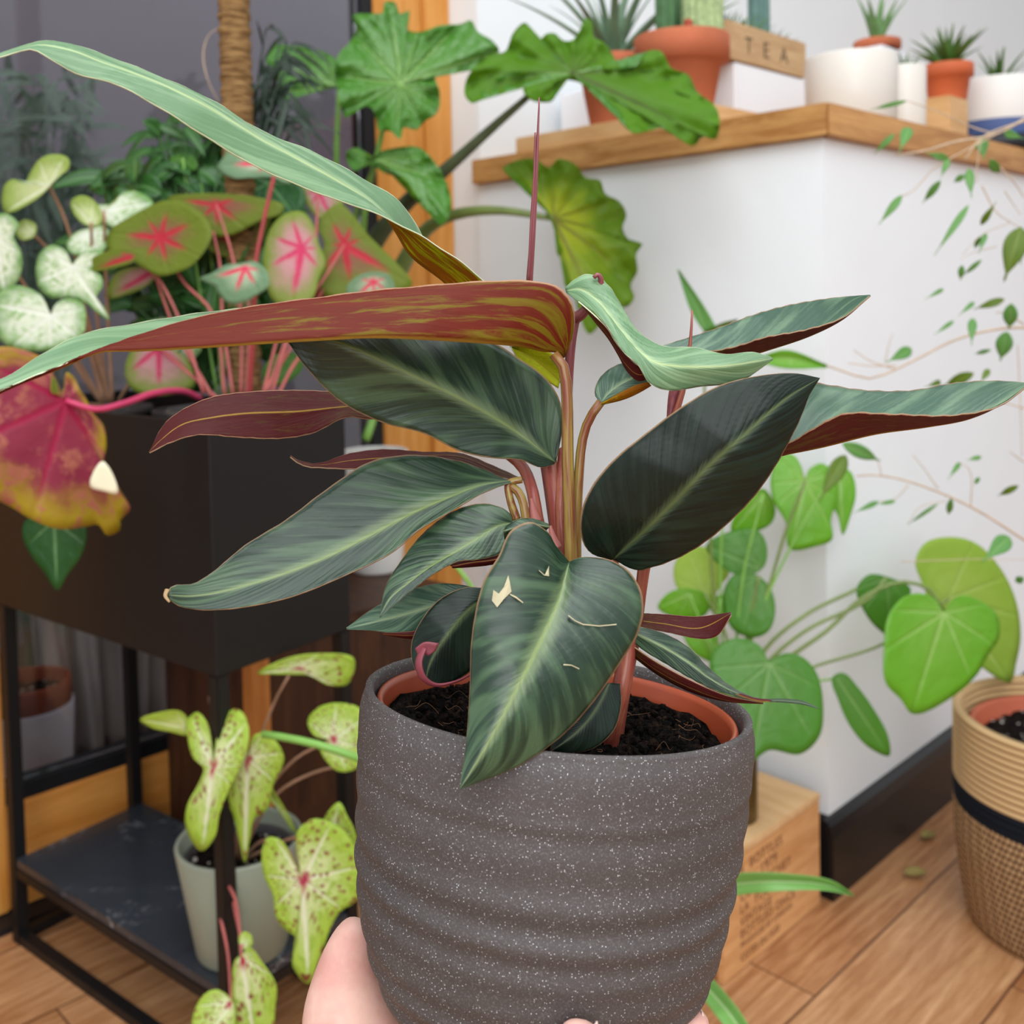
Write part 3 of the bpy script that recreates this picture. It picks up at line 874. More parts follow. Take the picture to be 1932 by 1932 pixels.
m_pk = fan_mat('magenta_caladium_leaf', (158, 54, 78), (186, 158, 38), (172, 32, 74), (0.55, 0.92), 0.04, (0.6, 0.95), namp=0.30, nsc=5, mott=5, mott_c=(196, 116, 96), rough=0.5, trans=0.35)
# elephant ear
m_al = fan_mat('elephant_ear_leaf', (108, 160, 74), (84, 146, 50), (144, 190, 100), (0.1, 0.95), 0.022, (0.7, 1.0), (0, 28, -28, 52, -52, 80, -80, 115, -115, 155, -155), namp=0.3, nsc=6, rough=0.24, trans=0.35, tcol=(130, 190, 30), spec=0.8, bsc=11, bst=1.0)
m_alu = fan_mat('elephant_ear_underside', (90, 130, 30), (96, 146, 24), (84, 90, 40), (0.1, 0.95), 0.018, (0.5, 0.9), (0, 28, -28, 52, -52, 80, -80, 115, -115, 155, -155), namp=0.3, nsc=4, rough=0.55, trans=0.45, tcol=(160, 200, 20))
m_aly = fan_mat('yellowing_elephant_ear_leaf', (178, 188, 30), (106, 142, 24), (128, 120, 40), (0.15, 0.8), 0.018, (0.5, 0.9), (0, 28, -28, 52, -52, 80, -80, 115, -115, 155, -155), namp=0.45, nsc=3, rough=0.5, trans=0.45, tcol=(180, 200, 20))
# heart leaved climber
m_mo = fan_mat('heart_leaf', (132, 186, 70), (112, 178, 44), (178, 212, 124), (0.1, 0.95), 0.016, (0.7, 1.0), (0, 40, -40, 75, -75, 120, -120), namp=0.3, nsc=3, rough=0.3, trans=0.35, tcol=(150, 210, 40), spec=0.5)
m_mod = fan_mat('dark_heart_leaf', (86, 134, 56), (76, 132, 40), (120, 158, 84), (0.1, 0.95), 0.016, (0.7, 1.0), (0, 40, -40, 75, -75, 120, -120), namp=0.3, nsc=3, rough=0.35, trans=0.25, tcol=(110, 170, 40))
m_mou = fan_mat('heart_leaf_underside', (176, 198, 92), (158, 186, 70), (196, 210, 130), (0.1, 0.95), 0.014, (0.7, 1.0), (0, 40, -40, 75, -75, 120, -120), namp=0.3, nsc=3, rough=0.6, trans=0.4, tcol=(190, 214, 70))
m_gd = fan_mat('deep_green_leaf', (58, 112, 60), (40, 92, 40), (120, 172, 110), (0.1, 0.9), 0.03, (0.6, 0.95), namp=0.3, nsc=5, rough=0.35, trans=0.2, tcol=(80, 140, 50))

def blade_mat(name, c1, c2, mid=None, rough=0.45, trans=0.25, tcol=None, stripes=16, spec=0.4):
    g = G(name, rough, spec); x = g.xyz(g.uv())
    w = g.M('ABSOLUTE', g.M('SUBTRACT', g.M('MULTIPLY', x[0], 2.0), 1.0))
    n = g.noise(g.comb(g.M('MULTIPLY', x[0], float(stripes)), g.M('MULTIPLY', x[1], 2.5), g.M('MULTIPLY', g.rand(), 9.0)), 1.5, 4, 0.6)
    c = g.mix(g.step(n, 0.3, 0.7), c1, c2)
    if mid: c = g.mix(g.M('SUBTRACT', 1.0, g.step(w, 0.02, 0.14)), c, mid)
    g.color(c); g.trans(trans, tcol if tcol else c)
    return g.m
m_fi = blade_mat('weeping_fig_leaf', (112, 160, 100), (98, 156, 66), (140, 178, 110), tcol=(150, 200, 60), trans=0.35)
m_fid = blade_mat('olive_fig_leaf', (92, 118, 30), (110, 138, 34), (130, 150, 60), tcol=(130, 160, 20), trans=0.35)
m_twig = plain('fig_twig', (196, 172, 146), 0.7, 0.12, 60)
m_pinkst = plain('pink_stem', (178, 94, 88), 0.5, 0.12, 40)
m_redst = plain('red_stem', (158, 56, 56), 0.5, 0.1, 40)
m_brst = plain('brown_stem', (170, 130, 104), 0.5, 0.12, 40)
m_grst = plain('olive_stem', (120, 138, 74), 0.4, 0.1, 30)
m_grstd = plain('dark_trunk', (74, 84, 56), 0.5, 0.2, 25)
m_green = plain('green_stem', (128, 178, 82), 0.4, 0.08, 30)

# ================================================================== leaves beyond and around the planter
def fans(root, specs, mt, mu, d0, **kw):
    rn = random.Random(len(specs)*7+int(d0*100))
    for sp in specs:
        out, cen = sp[0], sp[1]
        o = dict(kw); o.update(sp[3] if len(sp) > 3 else {})
        d = d0 + (sp[2] if len(sp) > 2 else 0)
        mt_, mu_ = o.pop('mt', mt), o.pop('mu', mu)
        tilt = o.pop('tilt', (rn.uniform(-0.02, 0.02), rn.uniform(-0.03, 0.01)))
        fan_leaf('leaf', out, cen, d, tilt, mt_, mu_, root, **o)

# ---- elephant ear in a white pot on the plinth
pw_ = W(706, 900, 2.02); pw_.z = 0.4705
ea = empty('elephant_ear_plant', pw_, 'tall elephant ear plant with ruffled green leaves in a white pot on the dark plinth', 'plant')
pot('pot', pw_, 0.052, 0.068, 0.235, mwht, wall=0.005, parent=ea)
soil(pw_+Vector((0, 0, 0.222)), 0.061, msoil, ea)
ew = dict(nr=14, n=150, wob=0.3, th=0.0008)
fan_leaf('leaf', [(636,165),(641,120),(612,98),(560,88),(512,86),(503,118),(522,140),(526,190),(560,182),(590,160),(600,172),(622,165)], (634,163), 1.80, (0.03,-0.05), m_al, m_alu, ea, tip=(503,110), ruffle=0.10, kr=6, **ew)
fan_leaf('leaf', [(640,100),(658,82),(672,52),(664,30),(700,25),(722,24),(726,4),(745,4),(755,26),(772,20),(768,55),(792,60),(830,48),(870,45),(888,38),(902,60),(928,76),(942,96),(915,110),(900,130),(880,133),(850,131),(822,140),(830,178),(826,210),(800,230),(785,245),(762,240),(755,262),(738,248),(714,245),(710,225),(698,202),(670,205),(652,222),(642,190),(632,150)],
         (757,158), 1.72, (0.02,-0.04), m_al, m_alu, ea, tip=(942,96), ruffle=0.09, kr=9, **ew)
fan_leaf('leaf', [(905,118),(930,100),(952,98),(968,62),(990,42),(1005,58),(1016,82),(1026,66),(1046,62),(1062,76),(1080,76),(1095,56),(1105,33),(1118,40),(1121,70),(1140,80),(1160,110),(1170,132),(1200,126),(1220,98),(1245,95),(1268,130),(1298,140),(1315,172),(1350,202),(1358,235),(1350,262),(1326,258),(1310,275),(1282,262),(1256,240),(1226,246),(1192,250),(1170,215),(1140,182),(1100,158),(1070,151),(1045,154),(1042,190),(1012,192),(992,182),(986,165),(990,140),(962,136),(938,148),(920,172),(905,170),(893,195),(878,182),(880,150)],
         (1080,138), 1.66, (0.0,-0.05), m_alu, m_al, ea, tip=(1350,262), ruffle=0.07, kr=11, **ew)
fan_leaf('leaf', [(653,300),(656,285),(675,278),(698,298),(720,285),(750,278),(790,278),(815,300),(835,330),(850,370),(850,400),(832,424),(810,402),(792,375),(775,350),(758,332),(735,330),(705,314),(690,312),(670,322)], (712,302), 1.70, (0.02,-0.03), m_al, m_alu, ea, tip=(832,424), ruffle=0.06, kr=7, **ew)
fan_leaf('leaf', [(1038,412),(1020,385),(990,345),(948,318),(975,303),(1010,300),(1036,316),(1052,300),(1085,310),(1105,335),(1132,340),(1142,365),(1168,380),(1182,405),(1175,430),(1190,455),(1212,460),(1200,480),(1203,510),(1190,540),(1197,560),(1182,580),(1162,578),(1140,600),(1112,630),(1096,602),(1085,560),(1065,535),(1070,500),(1052,480),(1050,450)],
         (1044,412), 1.78, (0.02,-0.02), m_aly, m_alu, ea, tip=(1140,610), ruffle=0.07, kr=9, **ew)
ptube('petiole', [(700,760,2.02),(668,640,1.96),(700,470,1.88),(760,390,1.82),(835,325,1.75),(930,240,1.70),(1015,165,1.66),(1035,145,1.66)], [0.016,0.022,0.022,0.018,0.0105,0.0085,0.0070,0.004], m_grstd, ea)
ptube('petiole', [(712,760,2.02),(715,620,1.98),(765,490,1.92),(808,430,1.88),(858,405,1.84),(940,397,1.80),(1044,412,1.78)], [0.012,0.016,0.018,0.013,0.009,0.0065,0.005], m_grst, ea)
ptube('petiole', [(702,760,2.02),(650,600,1.95),(636,400,1.86),(635,280,1.82),(640,170,1.80)], [0.008,0.008,0.0075,0.007,0.004], m_green, ea)
ptube('petiole', [(690,830,1.93),(708,770,1.96),(690,560,1.9),(688,400,1.82),(712,290,1.76),(745,170,1.73),(757,158,1.72)], [0.008,0.008,0.008,0.008,0.008,0.006,0.004], m_green, ea)
ptube('petiole', [(705,760,2.02),(670,560,1.92),(672,400,1.8),(712,302,1.70)], [0.006,0.006,0.005,0.003], m_green, ea)

# ---- things in the planter box
def planter_pot(u, v, r, label, name, m, h=0.13, z=None):
    p = Q(u, v); p.z = (z if z is not None else zt-0.012-h)
    root = empty(name, p, label, 'plant')
    pot('nursery_pot', p, r*0.82, r, h, m, 0.002, 0.012, 0.0025, root)
    soil(p+Vector((0, 0, h-0.016)), r-0.005, msoilp, root)
    return root, p+Vector((0, 0, h-0.016))
mnp = plain('grey_nursery_plastic', (72, 68, 68), 0.5, 0.06, 20)
rc, bc = planter_pot(0.112, 0.115, 0.077, 'red veined caladium with one big magenta leaf hanging over the planter front', 'red_caladium', mnp, 0.14, zt-0.137)
cr_specs = [
 ([(200,452),(212,430),(240,412),(280,390),(312,378),(350,385),(385,408),(400,440),(388,470),(362,500),(330,515),(298,520),(265,502),(240,487),(206,475)], (302,448), 0.10, dict(mt=m_cru, mu=m_cr, tip=(385,410), cup=-0.1)),
 ([(156,516),(170,490),(200,475),(240,468),(264,480),(250,495),(215,506),(185,512)], (246,486), 0.0, dict(mt=m_cru, mu=m_cr, cup=0.1)),
 ([(316,374),(370,365),(430,366),(500,375),(536,388),(530,405),(505,412),(475,425),(440,442),(408,446),(380,430),(350,402),(330,386)], (408,386), 0.16, dict(mt=m_cru, mu=m_cr, tip=(320,374))),
 ([(372,436),(420,436),(470,412),(512,402),(502,440),(482,470),(440,486),(398,474)], (402,436), 0.18, dict(mt=m_cru, mu=m_cr, tip=(510,404))),
 ([(376,526),(400,515),(425,500),(450,497),(480,493),(502,510),(507,540),(486,556),(465,568),(435,574),(415,560),(404,540)], (462,504), -0.02, dict(tip=(438,570), cup=0.15)),
 ([(497,480),(512,428),(540,402),(572,400),(592,425),(602,460),(614,495),(602,525),(590,562),(560,582),(520,572),(500,530)], (570,468), 0.10, dict(mt=m_crp, mu=m_cr, tip=(548,585))),
 ([(612,402),(640,384),(670,410),(692,440),(722,470),(752,500),(778,536),(760,552),(700,565),(640,565),(605,552),(590,505),(612,462),(600,430)], (650,462), 0.14, dict(mt=m_cru, mu=m_cr, tip=(778,538))),
 ([(410,316),(424,292),(430,273),(480,280),(530,300),(562,330),(545,346),(510,335),(470,336),(440,336)], (502,306), 0.15, dict(tip=(412,312))),
 ([(570,345),(600,338),(642,362),(644,402),(622,422),(590,402),(574,375)], (600,360), 0.2, dict(tip=(628,418), mt=m_crp)),
 ([(204,562),(214,520),(250,503),(302,510),(282,536),(240,556)], (290,512), 0.15, dict(mt=m_crp, mu=m_cr)),
 ([(655,540),(690,515),(735,520),(745,550),(700,575),(660,570)], (705,530), 0.1, dict()),
 ([(560,560),(600,520),(640,540),(650,590),(600,620),(560,600)], (610,545), 0.16, dict(mt=m_cru)),
 ([(235,700),(250,660),(290,650),(330,660),(360,690),(365,730),(320,745),(270,745),(245,730)], (300,655), 0.12, dict(mt=m_crp, tip=(300,745))),
]
fans(rc, cr_specs, m_cr, m_cru, 1.33, nr=8, n=64)
for s_ in [[(246,486),(290,515),(335,595),(385,742)], [(302,448),(345,530),(400,590),(425,750)], [(402,436),(415,500),(420,600),(440,748)], [(408,386),(440,490),(455,600),(455,748)],
           [(570,468),(545,560),(520,650),(495,750)], [(650,462),(615,520),(560,600),(510,752)], [(705,530),(640,600),(560,680),(520,755)], [(600,360),(590,500),(540,640),(500,752)],
           [(290,512),(330,620),(400,748)], [(462,504),(470,600),(465,750)], [(300,655),(340,690),(410,752)], [(610,545),(570,620),(490,752)]]:
    k = len(s_)
    ptube('petiole', [(x, y, 1.45 - 0.06*(i/(k-1))) for i, (x, y) in enumerate(s_)], [0.0017, 0.0022, 0.0028], m_pinkst, rc, seg=8, n=16)
ptube('petiole', [(517,332,1.40),(497,420,1.39),(482,500,1.38),(478,620,1.38),(470,750,1.39)], [0.0028, 0.0038, 0.0040], m_redst, rc, seg=8)
# magenta leaf hanging over the front
rp = rc
fan_leaf('leaf', [(98,742),(96,712),(92,684),(50,662),(0,654),(-70,690),(-110,780),(-100,880),(-30,930),(20,956),(60,980),(110,998),(160,994),(186,990),(202,1010),(228,998),(226,984),(246,960),(228,930),(214,900),(196,872),(201,842),(194,800),(176,780),(164,754),(150,734),(140,712),(126,702),(118,738)],
         (124,756), 1.20, (0.05,-0.01), m_pk, m_cru, rp, tip=(60,985), cup=0.12, ruffle=0.03, kr=6, nr=12, n=120)
fan_leaf('torn_edge', [(170,918),(193,870),(208,885),(221,932),(200,928)], (195,905), 1.195, (0.02, 0.0), mat('cream', plain, 'cream_leaf_scar', (236, 228, 196), 0.7), mat('cream', plain, ''), rp, nr=3, n=20, label='torn cream patch at the edge of the magenta leaf')
ptube('petiole', [(124,756,1.20),(180,772,1.21),(230,762,1.24),(290,742,1.30),(345,738,1.36),(380,752,1.40)], [0.0035,0.0042,0.0045,0.004], plain('magenta_stem', (196, 60, 100), 0.45), rp, seg=10)
# white caladium
rw, bw = planter_pot(0.112, 0.42, 0.072, 'white and green caladium at the left end of the black planter', 'white_caladium', mnp)
cw_specs = [
 ([(10,402),(8,350),(25,338),(45,345),(60,320),(75,300),(100,291),(128,298),(131,315),(110,335),(94,352),(70,375),(45,390),(25,400)], (92,350), 0.0, dict(mt=m_cwu, mu=m_cw, tip=(10,400))),
 ([(133,380),(150,369),(172,374),(191,400),(191,421),(170,427),(145,412)], (172,420), 0.05, dict(mt=m_cwu, mu=m_cw)),
 ([(180,388),(214,384),(235,361),(266,364),(289,383),(276,401),(250,413),(230,432),(205,426),(188,406)], (196,398), 0.08, dict(tip=(289,383))),
 ([(125,462),(140,440),(165,430),(190,425),(208,440),(198,470),(182,482),(150,482),(130,476)], (160,442), 0.05, dict()),
 ([(137,498),(122,471),(96,462),(75,478),(67,510),(74,545),(95,562),(130,562),(160,572),(188,594),(206,604),(196,580),(182,560),(193,542),(190,520),(172,508),(196,490),(191,472),(160,475),(146,486)], (138,502), -0.05, dict(tip=(206,604))),
 ([(-40,420),(10,403),(36,425),(26,445),(41,480),(38,520),(20,546),(0,556),(-40,540)], (-6,450), -0.04, dict(tip=(10,556))),
 ([(28,432),(45,414),(68,424),(64,446),(40,453)], (60,440), 0.02, dict(mt=m_cwu)),
 ([(96,592),(80,560),(50,542),(20,540),(-8,560),(-14,610),(0,642),(30,657),(80,662),(130,652),(156,632),(162,600),(156,573),(126,563),(104,574)], (96,594), -0.06, dict(tip=(20,657))),
 ([(42,1008),(48,982),(100,975),(160,985),(164,1010),(152,1050),(126,1086),(108,1114),(85,1082),(60,1050)], (102,982), -0.14, dict(mt=m_gd, tip=(108,1114), tilt=(0.0, 0.0))),
 ([(240,640),(270,610),(320,600),(370,620),(380,660),(340,690),(280,680)], (310,615), 0.10, dict(mt=m_cw)),
]
fans(rw, cw_specs, m_cw, m_cwu, 1.40, nr=8, n=72)
for s_ in [[(92,350),(115,395),(140,470),(165,620),(200,760)], [(172,420),(175,520),(205,760)], [(196,398),(200,520),(212,760)], [(138,502),(165,600),(208,760)],
           [(-6,450),(60,560),(190,760)], [(60,440),(90,470),(150,600),(195,760)], [(96,594),(130,650),(192,760)], [(310,615),(270,680),(222,760)]]:
    k = len(s_)
    ptube('petiole', [(x, y, 1.42 + 0.10*(i/(k-1))) for i, (x, y) in enumerate(s_)], [0.0020, 0.0024, 0.0032], m_brst, rw, seg=8, n=16)
ptube('petiole', [(102,982,1.26),(110,900,1.265),(115,790,1.29),(150,765,1.40),(195,765,1.50)], [0.0020, 0.0024, 0.0030], m_brst, rw, seg=8, n=20)

# ---- moss pole with its climber
mps = Q(0.16, 0.262); mp_top = W(452, -40, 1.62)
g = G('coir_fibre', 0.95, 0.1); x = g.xyz(g.coord()); 
nz_ = g.noise(g.comb(g.M('MULTIPLY', x[0], 20.0), g.M('MULTIPLY', x[1], 20.0), g.M('MULTIPLY', x[2], 160.0)), 1.6, 5, 0.65)
g.color(g.mix(g.step(nz_, 0.35, 0.68), (104, 74, 44), (184, 146, 98))); g.bump(nz_, 0.9, 0.01)
mb_ = W(457, 500, 1.526); base = Vector((mb_.x, mb_.y, zt-0.05))
rm = empty('moss_pole_plant', base, 'coir moss pole with a dark leaved climber standing behind the caladiums', 'plant')
hp = 1.78
prof = [(0.001, 0)]
for i in range(0, 181):
    z = hp*i/180*0.62; prof.append((0.0228+0.0012*math.sin(i*1.7)+0.0008*math.sin(i*4.1), z))
prof.append((0.001, prof[-1][1]))
bx_ = W(452, 100, 1.66); ax_ = (bx_-W(460, 600, 1.66))
lathe('moss_pole', prof, g.m, base, rm, 24, Vector((0.0, 0.0, 1.0)))
ptube('aerial_root', [(426,50,1.53),(398,62,1.52),(384,95,1.52),(392,150,1.52),(414,195,1.53)], [0.0008,0.0011,0.0008], m_twig, rm, seg=6)

def bunch(name, root, n, base_px, box, dep, lw, ll, m, seed, curve=0.3, ang=None):
    """one foliage part: many pointed leaves on thin stalks fanning from a base"""
    rn = random.Random(seed); vs, fs, uvs = [], [], []
    def strip(P, wd, nrm0):
        k = len(P)-1; b0 = len(vs)
        for i, p in enumerate(P):
            d = (P[min(i+1, k)]-P[max(i-1, 0)]).normalized()
            sd = d.cross(nrm0); sd = sd.normalized() if sd.length > 1e-4 else Vector((1, 0, 0))
            nn = sd.cross(d)
            for j in (-1, -0.5, 0, 0.5, 1):
                vs.append(p+sd*wd[i]*j+nn*wd[i]*0.35*abs(j)); uvs.append((j*0.5+0.5, i/k))
        for i in range(k):
            for j in range(4): q = b0+i*5+j; fs.append((q, q+1, q+6, q+5))
    for _ in range(n):
        px, py = rn.uniform(box[0], box[2]), rn.uniform(box[1], box[3])
        d = rn.uniform(*dep)
        a = W(base_px[0]+rn.uniform(-20, 20), base_px[1], sum(dep)/2); b = W(px, py, d)
        L = rn.uniform(*ll)/F*d; w_ = rn.uniform(*lw)/F*d
        if ang is None: th_ = rn.uniform(0, 2*PI); dr = Vector((math.cos(th_), rn.uniform(-0.5, 0.5), math.sin(th_)*0.8-0.2)).normalized()
        else: dr = (b-a).normalized()+Vector((rn.uniform(-.3, .3), rn.uniform(-.3, .3), rn.uniform(-.3, .1))); dr.normalize()
        n0 = Vector((rn.uniform(-1, 1), -1.2, rn.uniform(0.2, 1.4))).normalized()
        P = [b+dr*L*t/8+Vector((0, 0, -curve*L*(t/8)**2)) for t in range(9)]
        strip(P, [max(0.0003, w_*math.sin(PI*min(1, (t+0.4)/8.4)**0.8)) for t in range(9)], n0)
        if ang is None:
            m_ = a.lerp(b, 0.6)+Vector((0, 0, 0.02)); PP = [Vector(q) for q in cr([tuple(a), tuple(m_), tuple(b)], 8)]
            strip(PP, [0.0012]*9, n0)
    o = mesh(name, vs, fs, [m, m], root, True, uvs); solid(o, 0.0005); return o
m_dk = blade_mat('dark_green_foliage', (30, 70, 26), (62, 112, 48), (96, 140, 80), 0.35, 0.15, tcol=(60, 120, 30))
m_dk2 = blade_mat('very_dark_foliage', (22, 34, 26), (44, 66, 48), (70, 88, 70), 0.4, 0.1)
bunch('foliage', rm, 46, (452, 480), (485, 60, 560, 250), (1.52, 1.60), (3, 6), (50, 100), m_dk2, 5, 0.5)
rg, bg_ = planter_pot(0.160, 0.285, 0.042, 'bushy dark green foliage plant between the caladiums at the back of the planter', 'foliage_plant', mnp)
bunch('foliage', rg, 120, (350, 720), (185, 320, 570, 470), (1.50, 1.66), (14, 30), (60, 130), m_dk, 11, 0.35)
bunch('foliage', rg, 46, (380, 720), (280, 225, 440, 330), (1.54, 1.66), (9, 18), (50, 110), m_dk, 13, 0.4)
bunch('foliage', rg, 50, (380, 740), (240, 520, 620, 640), (1.50, 1.62), (16, 34), (60, 120), m_dk, 17, 0.4)
fans(rg, [([(428,350),(450,332),(500,326),(548,336),(575,362),(572,395),(548,416),(520,402),(478,375),(440,372)], (508,345), 0.0, dict(tip=(560,410))),
          ([(360,350),(385,340),(402,352),(396,368),(370,366)], (380,345), 0.02, dict()),
          ([(320,300),(345,292),(370,300),(372,318),(340,322),(322,315)], (345,298), 0.03, dict(mt=m_mod)),
          ([(265,560),(330,540),(400,520),(440,560),(400,580),(330,585)], (430,545), 0.02, dict(mt=m_gd)),
          ([(495,700),(520,670),(560,668),(572,690),(545,720),(505,728)], (560,680), -0.05, dict(mt=m_mod))], m_gd, m_gd, 1.52, nr=6, n=48)
for s_ in [[(508,345),(480,500),(430,745)], [(380,345),(400,500),(420,745)], [(345,298),(370,500),(410,745)], [(430,545),(425,640),(420,745)], [(560,680),(500,720),(430,748)]]:
    ptube('petiole', [(x, y, 1.54) for (x, y) in s_], [0.0018, 0.0024], m_green, rg, seg=6, n=12)

# thin plant added beyond the glass in place of a fig's reflection
og = empty('reflection_plant', R(-1.45, 1.6), 'wispy grey green plant added beyond the glass as a fig reflection, upper left', 'shrub')
m_hz = blade_mat('reflection_foliage', (120, 146, 126), (152, 176, 152), None, 0.7, 0.2)  # paled to suit the faint reflection it stands for
bunch('foliage', og, 90, (60, 900), (-20, 130, 185, 420), (2.3, 2.6), (5, 12), (45, 100), m_hz, 23, 0.3)
bunch('reflection_plant_stems', og, 60, (60, 1500), (-10, 200, 160, 560), (2.3, 2.6), (1.5, 3), (60, 160), m_hz, 29, 0.2)

# ---- spotted caladium in the sage pot
gsoil = gpl+Vector((0, 0, 0.0075))
rs = empty('spotted_caladium', gsoil, 'yellow green caladium speckled with crimson, growing in the sage green pot', 'plant')
pot('nursery_pot', gsoil, 0.050, 0.070, 0.125, mnp, 0.001, 0.01, 0.0025, rs)
soil(gsoil+Vector((0, 0, 0.110)), 0.065, msoilp, rs)
sp_specs = [
 ([(403,1440),(399,1400),(390,1362),(372,1343),(352,1360),(354,1395),(364,1430),(384,1450),(376,1475),(353,1520),(350,1560),(380,1606),(405,1580),(413,1540),(432,1490),(456,1440),(470,1390),(462,1350),(445,1336),(421,1354),(408,1395)], (402,1446), -0.10, dict(tip=(382,1606), cup=0.15)),
 ([(470,1422),(476,1390),(492,1383),(520,1398),(536,1430),(530,1452),(516,1480),(502,1530),(480,1545),(472,1580),(462,1628),(452,1590),(440,1540),(425,1500),(434,1460),(452,1400),(462,1384)], (467,1430), -0.08, dict(tip=(462,1628))),
 ([(486,1270),(540,1242),(600,1233),(668,1243),(656,1291),(620,1293),(590,1276),(545,1273)], (560,1262), -0.02, dict(tip=(486,1270))),
 ([(622,1398),(590,1386),(580,1360),(600,1335),(640,1326),(680,1338),(690,1400),(672,1450),(640,1456),(612,1432),(602,1405)], (628,1396), -0.04, dict(tip=(655,1456))),
 ([(566,1650),(551,1620),(531,1586),(506,1579),(495,1600),(497,1650),(515,1690),(520,1730),(540,1756),(560,1770),(551,1820),(582,1857),(602,1810),(642,1720),(672,1700),(676,1620),(652,1570),(620,1550),(590,1545),(560,1570),(560,1610)], (571,1660), -0.14, dict(tip=(582,1857))),
 ([(606,1565),(620,1530),(640,1514),(655,1540),(670,1570),(674,1640),(640,1632),(614,1602)], (622,1590), -0.08, dict(tip=(640,1514))),
 ([(456,1802),(470,1788),(496,1818),(521,1860),(519,1900),(508,1960),(440,1960),(438,1860),(444,1810)], (456,1806), -0.16, dict(tip=(480,1960))),
 ([(438,1888),(410,1867),(385,1876),(362,1932),(372,1965),(432,1965),(443,1905)], (436,1892), -0.17, dict(tip=(385,1965))),
 ([(264,1358),(300,1344),(340,1342),(356,1360),(356,1386),(320,1381),(285,1373)], (350,1372), -0.06, dict(mt=m_spu, tip=(264,1358))),
 ([(450,1775),(458,1758),(472,1762),(476,1782),(462,1792)], (458,1786), -0.15, dict()),
]
fans(rs, sp_specs, m_sp, m_spu, 1.36, nr=9, n=80)
o = rail_leaf('young_leaf', [(495,1500),(520,1520),(552,1566)], [(505,1490),(530,1535),(556,1571)], [(515,1490),(545,1540),(560,1575)], [1.33, 1.33], (0, 0.004, 0), m_sp, m_spu, rs, nu=3, nv=10)
for s_, d1 in [([(402,1446),(410,1520),(440,1620)], 1.26), ([(467,1430),(455,1500),(445,1620)], 1.28), ([(545,1275),(520,1320),(480,1430),(450,1620)], 1.34), ([(622,1398),(560,1430),(500,1500),(450,1620)], 1.32),
               ([(690,1440),(600,1455),(520,1500),(452,1620)], 1.36), ([(571,1660),(540,1600),(500,1585),(455,1622)], 1.22), ([(622,1590),(560,1580),(460,1622)], 1.28), ([(456,1806),(445,1700),(420,1650),(435,1622)], 1.20),
               ([(436,1892),(430,1800),(412,1690),(430,1622)], 1.19), ([(350,1372),(400,1420),(440,1620)], 1.30), ([(458,1786),(440,1700),(432,1622)], 1.21), ([(395,1315),(402,1370),(430,1500),(445,1620)], 1.33)]:
    k = len(s_)
    ptube('petiole', [(x, y, d1+(1.37-d1)*(i/(k-1))) for i, (x, y) in enumerate(s_)], [0.0016, 0.0022, 0.0026], m_pinkst if d1 < 1.22 else m_brst, rs, seg=8, n=16)

